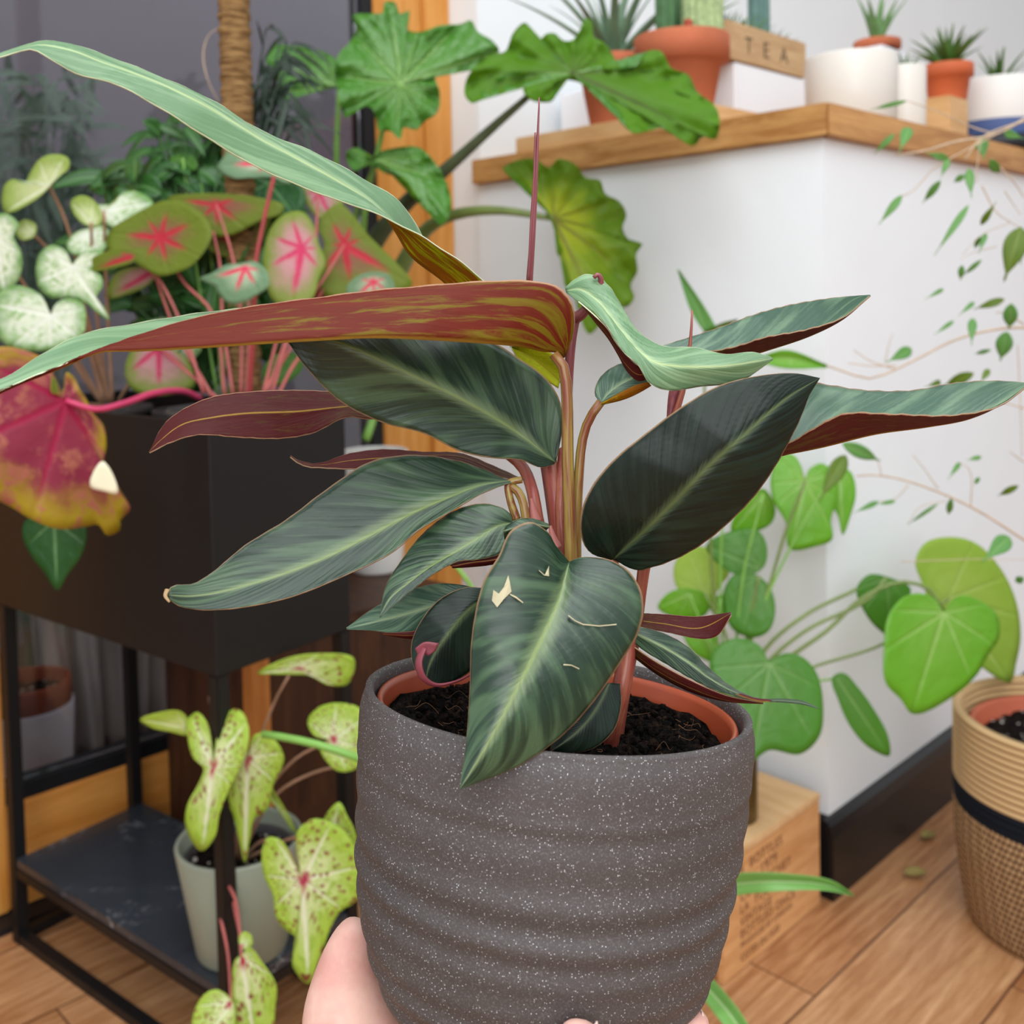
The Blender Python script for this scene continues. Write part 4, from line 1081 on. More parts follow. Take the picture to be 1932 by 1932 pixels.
# ---- heart leaved climber in the glass vase
vz = bl+Vector((0, 0, 0.008))
rh = empty('heart_leaf_plant', vz, 'bright green heart leaved climber standing in the glass vase', 'plant')
hm = [
 ([(1517,905),(1512,880),(1495,857),(1468,861),(1454,900),(1459,945),(1482,985),(1490,1036),(1540,1031),(1570,1018),(1568,980),(1580,940),(1576,895),(1550,874),(1527,885)], (1519,908), 0.05, dict(tip=(1492,1036))),
 ([(1560,902),(1580,880),(1605,890),(1615,930),(1606,970),(1590,1009),(1580,972),(1562,942)], (1582,884), 0.08, dict(tip=(1590,1009))),
 ([(1395,955),(1440,922),(1463,958),(1457,985),(1432,1001),(1380,1003)], (1440,932), 0.1, dict()),
 ([(1332,1030),(1380,1002),(1430,1001),(1447,1030),(1441,1070),(1410,1086),(1370,1076)], (1432,1072), 0.04, dict(tip=(1334,1028), mt=m_mod)),
 ([(1274,1060),(1298,1034),(1335,1034),(1376,1080),(1356,1110),(1340,1142),(1300,1132),(1274,1102)], (1330,1120), 0.10, dict(mt=m_mou)),
 ([(1364,1120),(1384,1085),(1420,1082),(1451,1105),(1463,1150),(1451,1190),(1425,1203),(1386,1191),(1368,1160)], (1430,1088), 0.02, dict(mt=m_mod, tip=(1400,1200))),
 ([(1241,1146),(1264,1117),(1310,1112),(1342,1130),(1331,1160),(1280,1166)], (1300,1120), 0.06, dict()),
 ([(1340,1150),(1352,1124),(1376,1126),(1383,1150),(1362,1164)], (1360,1130), 0.03, dict()),
 ([(1288,1180),(1320,1165),(1352,1190),(1345,1248),(1320,1240),(1296,1215)], (1320,1170), 0.05, dict()),
 ([(1452,1246),(1436,1220),(1400,1204),(1360,1214),(1339,1245),(1350,1300),(1390,1352),(1418,1400),(1416,1438),(1450,1416),(1510,1423),(1546,1390),(1553,1330),(1541,1270),(1515,1240),(1485,1232),(1461,1240)], (1452,1252), -0.08, dict(tip=(1417,1438), mt=m_mod)),
 ([(1570,1278),(1590,1269),(1620,1298),(1650,1340),(1676,1390),(1678,1426),(1640,1411),(1605,1372),(1582,1322)], (1580,1280), -0.03, dict(tip=(1678,1426), mt=m_mod)),
 ([(1781,1153),(1765,1130),(1730,1119),(1700,1130),(1675,1165),(1668,1220),(1672,1290),(1700,1320),(1721,1347),(1790,1320),(1846,1270),(1862,1240),(1886,1200),(1881,1160),(1850,1134),(1810,1124),(1790,1140)], (1782,1156), -0.02, dict(tip=(1721,1347), tilt=(0.03,-0.02))),
 ([(1738,1096),(1727,1060),(1745,1025),(1790,1013),(1840,1024),(1885,1068),(1916,1130),(1926,1200),(1918,1250),(1906,1288),(1870,1272),(1800,1205),(1758,1142)], (1790,1130), 0.12, dict(mt=m_mou, mu=m_mo, tip=(1906,1288), tilt=(0.03,-0.01))),
 ([(1616,1110),(1640,1084),(1680,1090),(1718,1110),(1704,1150),(1682,1202),(1660,1190),(1634,1160)], (1672,1090), 0.05, dict(tip=(1682,1202), mt=m_mod)),
]
fans(rh, hm, m_mo, m_mou, 1.56, nr=10, n=90, cup=0.10)
rail_leaf('leaf', [(1330,628),(1305,590),(1278,508)], [(1330,628),(1315,580),(1279,510)], [(1352,618),(1330,580),(1280,508)], [1.6, 1.6], (0, 0.006, 0), m_fi, m_fi, rh, nu=4, nv=16)
rail_leaf('leaf', [(1325,630),(1360,610),(1392,602)], [(1325,630),(1360,618),(1392,603)], [(1325,632),(1362,628),(1392,604)], [1.6, 1.6], (0, 0.006, 0), m_fid, m_fid, rh, nu=4, nv=12)
rail_leaf('leaf', [(1420,680),(1480,660),(1560,688)], [(1420,680),(1480,675),(1562,690)], [(1420,680),(1480,695),(1560,694)], [1.6, 1.6], (0, 0.006, 0), m_mo, m_mou, rh, nu=4, nv=12)
for s_, r_ in [([(1388,1440),(1400,1330),(1440,1230),(1520,1160),(1616,1112)], .0035), ([(1390,1440),(1412,1330),(1450,1250),(1520,1190),(1640,1128),(1672,1090)], .0035), ([(1392,1440),(1430,1300),(1490,1240),(1560,1190),(1625,1130),(1700,1098),(1750,1110),(1782,1156)], .0036),
               ([(1388,1440),(1440,1300),(1530,1260),(1668,1214),(1790,1130)], .0026), ([(1388,1440),(1398,1360),(1430,1270),(1452,1252)], .003), ([(1384,1440),(1400,1250),(1450,1110),(1482,1005),(1519,908)], .003),
               ([(1388,1440),(1500,1300),(1545,1285),(1580,1280)], .0022), ([(1384,1440),(1405,1230),(1432,1085)], .0026), ([(1380,1440),(1370,1200),(1330,1120)], .0026), ([(1382,1440),(1350,1250),(1300,1120)], .0022),
               ([(1380,1440),(1360,1250),(1320,1170)], .0022), ([(1384,1440),(1420,1200),(1520,980),(1582,884)], .0024), ([(1382,1440),(1400,1100),(1440,932)], .0024), ([(1376,1440),(1345,1100),(1330,760),(1328,628)], .0026), ([(1376,1440),(1352,1180),(1360,1130)], .002), ([(1376,1440),(1362,1000),(1400,760),(1420,680)], .0022)]:
    k = len(s_)
    ptube('stem', [(x, y, 1.595 if i == 0 else 1.57) for i, (x, y) in enumerate(s_)], [r_, r_, r_*0.8], m_grst if r_ > .0025 else m_green, rh, seg=8, n=24)

# ---- spider plant on the floor behind the held pot
sb = onz(1150, 1900); sb = Vector((0.13, 1.36, 0))
rsp = empty('spider_plant', sb, 'spider plant on the floor, mostly hidden behind the held pot', 'plant')
pot('pot', sb, 0.05, 0.065, 0.12, mtcp, 0.003, 0.02, 0.004, rsp)
soil(sb+Vector((0, 0, 0.108)), 0.058, msoil, rsp)
m_sd = blade_mat('spider_plant_leaf', (150, 196, 120), (118, 178, 76), (196, 220, 160), 0.35, 0.3, tcol=(150, 210, 70))
rail_leaf('leaf', [(1130,1790),(1250,1680),(1390,1648),(1500,1650),(1570,1662),(1612,1690)], [(1140,1800),(1255,1700),(1390,1668),(1500,1664),(1565,1672),(1612,1690)], [(1150,1810),(1260,1720),(1386,1690),(1500,1680),(1560,1680),(1612,1690)], [1.36, 1.30, 1.22, 1.20], (0, 0.008, 0), m_sd, m_sd, rsp, nu=5, nv=30)
rail_leaf('leaf', [(1200,1790),(1290,1800),(1345,1848),(1400,1915),(1440,1990)], [(1190,1800),(1280,1815),(1335,1865),(1385,1925),(1430,2000)], [(1180,1810),(1270,1830),(1322,1880),(1366,1935),(1420,2000)], [1.36, 1.25, 1.15, 1.10], (0, 0.008, 0), m_sd, m_sd, rsp, nu=5, nv=30)
ptube('runner', [(1130,1790,1.36),(1000,1600,1.3),(800,1480,1.2),(675,1430,1.12),(600,1405,1.12),(540,1392,1.13),(496,1385,1.14)], [0.004,0.0042,0.0042,0.005,0.0048,0.004], m_green, rsp)
ptube('runner', [(1140,1790,1.36),(1000,1400,1.4),(920,1160,1.4),(885,1100,1.4),(855,1062,1.4),(830,1040,1.42)], [0.0045,0.0045,0.0045,0.004,0.003], m_green, rsp)

# ---- weeping fig
def fig_leaf(vs, fs, uvs, base, tip, w, d, dd=0.02, seed=0):
    rn = random.Random(seed); a = W(base[0], base[1], d); b = W(tip[0], tip[1], d+dd)
    L = (b-a).length; dr = (b-a).normalized(); view = (CM.translation-a).normalized()
    sd = dr.cross(view).normalized(); nn = sd.cross(dr)
    b0 = len(vs); K = 14
    for i in range(K+1):
        v = i/K; ww = w/F*d*0.5*(math.sin(PI*min(1, v*1.12)**0.75) if v < 0.86 else max(0.03, (1-v)/0.14*0.22))
        for j in (-1, -.5, 0, .5, 1):
            vs.append(a.lerp(b, v)+sd*ww*j+nn*(0.25*ww*abs(j)+0.09*L*math.sin(PI*v))); uvs.append((j*.5+.5, v))
    for i in range(K):
        for j in range(4): q = b0+i*5+j; fs.append((q, q+1, q+6, q+5))
fr_ = empty('weeping_fig', W(2060, 900, 1.45).xy.to_3d(), 'weeping fig with thin drooping twigs and small leaves at the right edge', 'plant')
fb = W(2080, 900, 1.35)
pot('pot', Vector((fb.x, fb.y-0.55, 0)), 0.11, 0.15, 0.26, mwht, wall=0.008, parent=fr_)
soil(Vector((fb.x, fb.y-0.55, 0.245)), 0.135, msoil, fr_)
tube('trunk', [Vector((fb.x, fb.y-0.55, 0.24)), Vector((fb.x+.02, fb.y-.5, 0.7)), Vector((fb.x+.03, fb.y-.25, 1.1)), W(2050, 150, 1.4)], [0.012, 0.01, 0.007, 0.004], m_twig, fr_)
LF = [((1702,368),(1657,425),15),((1775,340),(1740,384),14),((1828,386),(1762,483),13),((1715,240),(1696,288),22),((1688,252),(1648,292),12),((1712,190),(1642,207),9),((1850,262),(1858,302),24),((1828,318),(1833,374),17),((1868,300),(1884,328),18),
      ((1820,330),(1798,345),12),((1895,250),(1932,262),16),((1790,300),(1745,288),14),((1850,445),(1838,470),9),((1790,300),(1775,335),12),((1860,440),(1846,480),10),((1815,500),(1812,530),12),((1852,490),(1817,520),9),
      ((1720,658),(1672,684),22),((1835,600),(1833,652),16),((1908,572),(1904,622),26),((1900,625),(1887,682),30),((1838,570),(1808,596),9),((1800,605),(1762,632),8),((1870,660),(1838,668),8),
      ((1852,862),(1824,868),9),((1812,872),(1788,905),9),((1848,900),(1838,915),8),((1795,940),(1789,972),12),((1658,946),(1610,968),10),((1905,1013),(1853,1060),32),((1588,836),(1662,870),26),((1932,1090),(1915,1098),14),((1780,545),(1745,565),8),((1932,440),(1925,500),16),
      ((1770,950),(1712,990),7),((1690,945),(1655,952),8)]
LO = [((1927,428),(1894,532),42),((1838,704),(1778,728),20),((1866,696),(1850,722),12),((1775,720),(1744,731),11),((1896,564),(1836,584),15),((1922,916),(1882,936),12),((1596,858),(1545,946),32),((1850,425),(1880,380),12)]
for L_, m_ in ((LF, m_fi), (LO, m_fid)):
    vs, fs, uvs = [], [], []
    for i, (a, b, w) in enumerate(L_): fig_leaf(vs, fs, uvs, a, b, w, 1.34+0.05*math.sin(i*2.3), 0.03*math.sin(i*1.7), i)
    o = mesh('foliage', vs, fs, [m_, m_], fr_, True, uvs); solid(o, 0.0004)
TW = [([(2040,170),(1932,225),(1880,253),(1800,268),(1740,286),(1690,292)], .0022),([(1880,253),(1810,290),(1760,320),(1720,362),(1702,370)], .0012),([(1932,228),(1850,262),(1820,302)], .0018),([(1880,253),(1840,242),(1780,215),(1712,190)], .0010),
      ([(1850,262),(1845,300),(1842,345)], .001),([(1870,300),(1910,340),(1932,372)], .0012),([(1852,350),(1880,400),(1908,420),(1927,430)], .001),([(1895,360),(1925,405)], .0008),([(1905,420),(1850,445),(1816,480)], .0007),([(1880,465),(1828,480),(1812,490)], .0007),
      ([(2040,640),(1932,618),(1880,621),(1800,642),(1740,672),(1690,697),(1640,714),(1590,700),(1560,690)], .0021),([(1690,697),(1640,680),(1610,660)], .001),([(1932,612),(1895,590),(1880,590)], .0012),([(1690,690),(1640,690),(1600,685)], .0010),([(1670,685),(1680,640),(1685,630)], .0007),([(1920,650),(1925,760),(1928,860)], .0008),
      ([(2040,1080),(1932,1018),(1850,966),(1770,928),(1690,902),(1640,896),(1616,898)], .0020),([(1832,955),(1828,885),(1810,872)], .0009),([(1714,915),(1690,940),(1658,947)], .0008),([(1770,922),(1740,880),(1722,858)], .0008),([(1785,945),(1735,958),(1712,990)], .0007),([(1663,896),(1655,870),(1640,860)], .0007),([(1932,872),(1905,852)], .0010),([(1700,1060),(1840,1055),(1932,1056)], .0007),([(1932,770),(1890,758)], .0012)]
vs, fs = [], []
for P, r_ in TW:
    ptube('twig', [(x, y, 1.36) for (x, y) in P], [r_, r_*0.6], m_twig, fr_, seg=6, n=18)

# ---- small plants on the ledge
def rosette(root, p, n, L, w, m, seed, up=0.8, spread=1.0, droop=0.2, thick=0.25, name='leaf'):
    """succulent leaves: tapering solid blades around a centre"""
    rn = random.Random(seed)
    for i in range(n):
        a = i*2.399+rn.uniform(-.2, .2); k = (i+0.5)/n
        el = up*(1-k*0.55*spread)*PI/2; l_ = L*rn.uniform(0.8, 1.1)
        d = Vector((math.cos(a)*math.cos(el), math.sin(a)*math.cos(el), math.sin(el)))
        P = [p+d*l_*t+Vector((d.x, d.y, 0))*l_*0.25*t*t-Vector((0, 0, droop*l_*t*t)) for t in (0, .25, .5, .75, 1)]
        tube(name, P, [w*.8, w, w*.85, w*.55, w*.08], m, root, seg=8, n=10, flat=thick)
m_aloe = plain('aloe_leaf', (116, 146, 116), 0.45, 0.18, 25)
m_hav = plain('haworthia_leaf', (78, 112, 44), 0.4, 0.2, 40)
m_suc = plain('succulent_green', (110, 150, 90), 0.5, 0.2, 40)
m_cac = plain('cactus_green', (76, 116, 72), 0.6, 0.15, 60)
m_cacp = plain('pale_cactus', (168, 188, 136), 0.7, 0.2, 120)
m_cacb = plain('blue_cactus', (96, 130, 122), 0.6, 0.12, 60)
rosette(PB, pB+Vector((0, 0, hB-0.012)), 22, 0.24, 0.012, m_aloe, 3, 0.92, 1.0, 0.15, 0.3)
ctop = pA+Vector((0, 0, hA-0.012))
def ribbed(root, p, r, h, m, ribs=9, name='cactus_stem'):
    vs, fs = [], []; S = 72; K = 24
    for i in range(K+1):
        v = i/K; rr = r*(math.sqrt(max(0, 1-max(0, (v-0.8)/0.2)**2)))*(0.85+0.15*min(1, v*5))
        for k in range(S):
            a = 2*PI*k/S; q = rr*(1+0.10*math.cos(a*ribs)); vs.append(p+Vector((q*math.cos(a), q*math.sin(a), h*v)))
    for i in range(K):
        for k in range(S): k2 = (k+1) % S; fs.append((i*S+k, i*S+k2, (i+1)*S+k2, (i+1)*S+k))
    fs.append(tuple(range(S))[::-1])
    return mesh(name, vs, fs, m, root)
ribbed(PA, ctop+Vector((-0.035, -0.03, -0.004)), 0.017, 0.16, m_cac)
ribbed(PA, ctop+Vector((0.035, -0.025, -0.004)), 0.036, 0.10, m_cacp, 16)
ribbed(PA, ctop+Vector((0.0, 0.035, -0.004)), 0.018, 0.2, m_cac)
ribbed(PA, ctop+Vector((0.004, -0.052, -0.004)), 0.008, 0.038, plain('rust_red_tip', (170, 70, 44), 0.6), 6, 'red_offset')
rosette(PC, pC+Vector((0, 0, hC-0.012)), 12, 0.05, 0.005, m_suc, 4, 0.8, 1, 0.1, 0.5)
rosette(PD, pD2+Vector((0, 0, hD-0.01)), 26, 0.10, 0.009, m_hav, 5, 0.95, 1.1, 0.1, 0.5)
rosette(PE, pE+Vector((0, 0, zE-ZL-0.014)), 9, 0.10, 0.008, m_hav, 6, 0.95, 0.8, 0.1, 0.4)
rosette(PF, pF2+Vector((0, 0, hF-0.01)), 9, 0.14, 0.013, m_suc, 7, 0.98, 0.6, 0.1, 0.5)
for i, (rt, p) in enumerate(TR):
    if i == 3: ribbed(rt, p-Vector((0, 0, 0.003)), 0.022, 0.19, m_cacb, 8)
    elif i == 0: rosette(rt, p, 14, 0.08, 0.006, m_suc, 10, 0.9, 1, 0.1, 0.5)
    else: rosette(rt, p, 22, 0.085, 0.0045, (m_suc, m_hav, m_suc, m_suc, m_aloe)[i], 11+i, 0.95, 0.8, 0.2, 0.6)
# ================================================================== the held plant
# ---- stoneware cover pot, leaning slightly
RC = W(1051, 1318, 0.430)                     # centre of the rim
upv = (W(1051, 1318, 0.430) - W(1010, 1800, 0.430)).normalized()
PUP = (upv + Vector((0, 0.085, 0))).normalized()
def stone_mat():
    g = G('speckled_stoneware', 0.62, 0.45)
    v = g.coord()
    n = g.noise(v, 1500, 3, 0.75); n2 = g.noise(v, 14, 4, 0.6); n3 = g.noise(v, 2200, 1)
    c = g.mix(n2, (60, 56, 54), (84, 77, 75))
    c = g.mix(g.step(n, 0.50, 0.80), c, (132, 128, 132))
    vo = g.voro(v, 1700); sp = g.M('MULTIPLY', g.M('LESS_THAN', vo[0], 0.30), g.M('GREATER_THAN', g.xyz(vo[1])[0], 0.90))
    c = g.mix(sp, c, (214, 214, 218))
    g.color(c); g.bump(n, 0.35, 0.0006)
    return g.m
HP = 0.142
BASE = [(0.0, .0800), (.006, .0814), (.018, .0812), (.035, .0802), (.050, .0790), (.067, .0771), (.085, .0740), (.1025, .0683), (.114, .0626), (.124, .0565), (.132, .0508), (.138, .0460), (.142, .0425)]
def prad(a):
    for (a0, r0), (a1, r1) in zip(BASE, BASE[1:]):
        if a0 <= a <= a1: return r0+(r1-r0)*(a-a0)/(a1-a0)
    return BASE[-1][1]
def stone_pot():
    base = BASE
    ring = cr([(a, b) for a, b in base], 150)
    out = []
    for (a, r) in ring[::-1]:
        rib = 0.0
        if a > 0.020: rib = 0.00085*math.sin(2*PI*(a-0.020)/0.0132+1.1*math.sin(a*70))*min(1, (a-0.020)/0.006)*(0.7+0.4*math.sin(a*130))
        out.append((r+rib, -a))
    prof = [(0.001, -HP)] + out
    prof += [(0.0800, 0.0012), (0.0790, 0.0018), (0.0776, 0.0016), (0.0766, 0.0004), (0.0762, -0.002), (0.0762, -0.02), (0.0742, -0.06), (0.0640, -0.10), (0.0515, -0.125), (0.04, -0.132), (0.001, -0.133)]
    o = lathe('cover_pot', prof, stone_mat(), (0, 0, 0), None, 128, Vector((0, 0, 1)))
    # throwing rings are never perfectly level
    for v_ in o.data.vertices:
        a = math.atan2(v_.co.y, v_.co.x); z = v_.co.z
        if z < -0.02 and v_.co.xy.length > 0.05: v_.co.xy *= 1+0.004*math.sin(a*3+z*90)*min(1, (-z-0.02)/0.02)
    q = PUP.to_track_quat('Z', 'Y')
    for v_ in o.data.vertices: v_.co = q @ v_.co + RC
    o.data.update()
    tag(o, 'dark grey ribbed stoneware pot with pale speckles, held in a hand', 'pot')
    return o
stone_pot()
mnur = plain('terracotta_nursery_plastic', (172, 76, 44), 0.35, 0.08, 30, 0.5)
NC = RC - PUP*0.0035 + Vector((0.0, 0.0012, 0))
hp = empty('stromanthe_plant', NC - PUP*0.12, 'leafy houseplant with long dark green leaves and maroon undersides in the held pot', 'plant')
def tilt_lathe(name, prof, m, c, parent, seg=96): return lathe(name, prof, m, c, parent, seg, PUP)
tilt_lathe('nursery_pot', [(0.001, -0.120), (0.048, -0.120), (0.0505, -0.117), (0.0700, -0.014), (0.0742, -0.012), (0.0752, -0.001), (0.0745, 0.0006), (0.0732, 0.0006), (0.0722, -0.002), (0.0712, -0.014), (0.067, -0.03), (0.049, -0.114), (0.001, -0.115)], mnur, NC, hp)
ms1 = soil_mat('peat_soil', (7, 5, 4), (58, 42, 32))
SO = NC - PUP*0.0085
soil(SO, 0.0705, ms1, hp, PUP, amp=0.0016, n=60)
# crumbs and roots on the soil
qq = PUP.to_track_quat('Z', 'Y'); rn = random.Random(12)
def onsoil(x, y, h=0.0): return SO + qq @ Vector((x, y, h))
bmc = bmesh.new()
for _ in range(1100):
    r = 0.067*math.sqrt(rn.random()); a = rn.uniform(0, 2*PI); s_ = rn.uniform(0.0006, 0.0022)
    mm = Matrix.Translation(onsoil(r*math.cos(a), r*math.sin(a), s_*0.6)) @ Matrix.Rotation(rn.uniform(0, 6), 4, Vector((rn.random(), rn.random(), 1)).normalized()) @ Matrix.Diagonal((s_*rn.uniform(.6, 1.8), s_, s_*rn.uniform(.5, 1.2), 1))
    bmesh.ops.create_icosphere(bmc, subdivisions=1, radius=1.0, matrix=mm)
me = bpy.data.meshes.new('soil_crumbs'); bmc.to_mesh(me); bmc.free()
cr_o = fix(link('soil_crumbs', me, ms1, hp)); cr_o['kind'] = 'stuff'
mroot = plain('root_fibre', (120, 84, 56), 0.8, 0.2, 80)
vsr, fsr = [], []
def fibre(P, r):
    P = [Vector(q) for q in cr([tuple(p) for p in P], 10)]
    for i, p in enumerate(P):
        d = (P[min(i+1, 10)]-P[max(i-1, 0)]).normalized(); x = d.cross(PUP+Vector((.01, .02, 0))); x.normalize(); y = d.cross(x)
        for k in range(4): a = PI/2*k; vsr.append(p+x*r*math.cos(a)+y*r*math.sin(a))
    b = len(vsr)-44
    for i in range(10):
        for k in range(4): k2 = (k+1) % 4; fsr.append((b+i*4+k, b+i*4+k2, b+(i+1)*4+k2, b+(i+1)*4+k))
for _ in range(60):
    r = 0.064*math.sqrt(rn.random()); a = rn.uniform(0, 2*PI); x, y = r*math.cos(a), r*math.sin(a); L = rn.uniform(0.004, 0.016); b = rn.uniform(0, 2*PI)
    P = []
    for t in range(4): P.append(onsoil(x+L*t/3*math.cos(b+t*0.4), y+L*t/3*math.sin(b+t*0.4), 0.001+rn.uniform(0, 0.004)))
    fibre(P, rn.uniform(0.00006, 0.00013))
ro = mesh('root_fibres', vsr, fsr, mroot, hp); ro['kind'] = 'stuff'

# ---- leaf materials
def strom_top(name, dark, mid_, light, streak=0.55, rough=0.36, spec=0.55, halo=1.0, edge=None):
    g = G(name, rough, spec); x = g.xyz(g.uv())
    u = g.M('SUBTRACT', g.M('MULTIPLY', x[0], 2.0), 1.0); w = g.M('ABSOLUTE', u); v = x[1]
    rd = g.M('MULTIPLY', g.rand(), 23.0)
    side = g.M('MULTIPLY', g.M('GREATER_THAN', u, 0.0), 5.3)
    # lateral veins sweep from the midrib toward the tip
    q = g.M('SUBTRACT', g.M('MULTIPLY', v, 9.0), g.M('MULTIPLY', g.M('POWER', w, 0.75), 3.0))
    vec = g.comb(q, g.M('MULTIPLY', w, 0.7), g.M('ADD', rd, side))
    band = g.noise(vec, 1.1, 2, 0.5)
    fine = g.noise(g.comb(g.M('MULTIPLY', q, 5.0), g.M('MULTIPLY', w, 1.2), rd), 1.3, 3, 0.6)
    c = g.mix(g.M('MULTIPLY', g.step(band, 0.44, 0.62), streak), dark, mid_)
    c = g.mix(g.M('MULTIPLY', g.step(fine, 0.5, 0.72), 0.30), c, mid_)
    line = g.M('ABSOLUTE', g.M('SINE', g.M('MULTIPLY', q, PI*2.2)))
    c = g.mix(g.M('MULTIPLY', g.M('SUBTRACT', 1.0, g.step(line, 0.0, 0.10)), 0.16), c, mid_)
    # feathered pale midrib
    fth = g.noise(g.comb(g.M('MULTIPLY', q, 9.0), g.M('MULTIPLY', w, 4.0), rd), 1.0, 3, 0.7)
    hw = g.M('MULTIPLY', g.M('SUBTRACT', 1.15, g.M('MULTIPLY', v, 0.5)), 0.20*halo)
    hf = g.M('SUBTRACT', 1.0, g.step(g.M('DIVIDE', g.M('ADD', w, g.M('MULTIPLY', g.M('SUBTRACT', fth, 0.5), 0.16)), hw), 0.15, 1.0))
    c = g.mix(g.M('MULTIPLY', hf, 0.50), c, light)
    c = g.mix(g.M('MULTIPLY', g.M('SUBTRACT', 1.0, g.step(w, 0.006, 0.045)), 0.75), c, tuple(int(a) for a in (light[0]*1.0, light[1]*0.98, light[2]*0.84)))
    c = g.mix(g.step(w, 0.965, 0.995), c, edge or (150, 120, 90))
    # old scratches
    sc = g.noise(g.comb(g.M('MULTIPLY', x[0], 3.0), g.M('MULTIPLY', v, 12.0), rd), 6, 6, 0.8, 3.0)
    c = g.mix(g.M('MULTIPLY', g.step(sc, 0.70, 0.72), 0.6), c, (176, 188, 160))
    g.color(c)
    g.bump(g.M('ADD', g.M('MULTIPLY', line, 0.3), g.M('MULTIPLY', fine, 0.6)), 0.2, 0.001)
    g.trans(0.10, (110, 150, 20))
    return g.m
def strom_under(name, red, red2, yel, amt=0.5, tr=0.3):
    g = G(name, 0.5, 0.22); x = g.xyz(g.uv())
    u = g.M('SUBTRACT', g.M('MULTIPLY', x[0], 2.0), 1.0); w = g.M('ABSOLUTE', u); v = x[1]
    rd = g.M('MULTIPLY', g.rand(), 23.0)
    q = g.M('SUBTRACT', g.M('MULTIPLY', v, 7.0), g.M('MULTIPLY', w, 4.5))
    n = g.noise(g.comb(g.M('MULTIPLY', v, 7.0), g.M('MULTIPLY', w, 7.0), rd), 1.0, 5, 0.65, 0.8)
    n2 = g.noise(g.comb(q, w, rd), 2.2, 3, 0.6)
    c = g.mix(n2, red, red2)
    thr = g.M('ADD', n, g.M('MULTIPLY', g.M('SUBTRACT', 0.38, v), 0.24))
    c = g.mix(g.M('MULTIPLY', g.step(thr, 0.50, 0.68), amt), c, yel)
    c = g.mix(g.M('MULTIPLY', g.M('SUBTRACT', 1.0, g.step(w, 0.01, 0.05)), 0.8), c, (190, 150, 60))
    c = g.mix(g.step(w, 0.96, 0.99), c, (196, 150, 120))
    g.color(c); g.bump(n2, 0.25, 0.001)
    tc_ = g.mix(g.M('MULTIPLY', g.step(thr, 0.45, 0.7), 1.0), (150, 40, 8), (200, 190, 8))
    g.trans(tr, tc_)
    return g.m
mtA = strom_top('mature_leaf_top', (26, 50, 34), (84, 112, 78), (132, 152, 104))
mtP = strom_top('glare_pale_leaf_top', (96, 132, 92), (142, 172, 130), (180, 200, 152), 0.6, 0.4, 0.5, edge=(206, 214, 176))  # same kind of leaf, colour paled for the sky glare on top
mtG = strom_top('sheen_grey_leaf_top', (62, 92, 74), (116, 144, 114), (150, 172, 134), 0.6, 0.38, 0.5)  # sky sheen put into the colour as a greyer, lighter green
mtD = strom_top('dark_leaf_top', (12, 26, 18), (30, 50, 36), (88, 104, 70), 0.5, 0.42, 0.35, 0.7)
muR = strom_under('maroon_leaf_underside', (98, 26, 12), (122, 40, 18), (124, 108, 16), 0.8)
muD = strom_under('dark_maroon_underside', (74, 24, 26), (96, 34, 32), (92, 84, 30), 0.45, 0.2)
muY = strom_under('backlit_underside_tint', (178, 96, 16), (196, 128, 18), (214, 214, 16), 1.0, 0.5)  # light coming through the leaf painted as orange and yellow
muG = strom_under('backlit_leaf_base', (190, 190, 20), (206, 216, 24), (214, 224, 20), 1.0, 0.5)  # backlight on the leaf base put into a brighter colour

def L(A, M_, B, dep, off, top=mtA, und=muR, front='top', **kw):
    return rail_leaf('leaf', A, M_, B, dep, off, top, und, hp, front, **kw)
# long leaf sweeping to the upper left (twisted: underside shows near the stalk)
L([(-40,112),(0,100),(40,86),(75,77),(130,81),(200,104),(300,143),(400,188),(490,244),(600,290),(700,345),(755,380),(780,415),(800,450),(830,500),(880,560),(960,640),(1052,705)][::-1],
  [(-40,113),(0,104),(40,91),(75,84),(130,92),(200,118),(300,154),(400,203),(490,258),(600,318),(690,372),(730,408),(752,440),(775,478),(838,528),(900,590),(970,655),(1054,712)][::-1],
  [(-40,114),(0,107),(40,95),(60,92),(100,114),(150,141),(210,155),(300,202),(400,265),(470,307),(560,348),(640,378),(700,398),(760,426),(800,447),(910,526),(1000,630),(1058,722)][::-1],
  [0.34,0.35,0.36,0.37,0.385,0.40,0.415,0.435,0.46,0.470][::-1], ([0,0.006,0.008,0.010,0.012,0.012,0.014,0.012,0.010,0][::-1], 0, [0,-0.004,-0.006,-0.008,-0.01,-0.012,-0.010,-0.012,-0.012,0][::-1]), mtP, muY, bulge=0.0, nv=80)
# leaf 1 base behind the stalks, backlit glow painted as yellow green
L([(962,652),(990,650),(1030,660),(1056,675)], [(962,653),(1000,672),(1030,695),(1056,718)], [(962,654),(985,690),(1020,712),(1053,733)], [0.452,0.452], (0,0.002,0), mtP, muG, 'under', nv=16, nu=5)
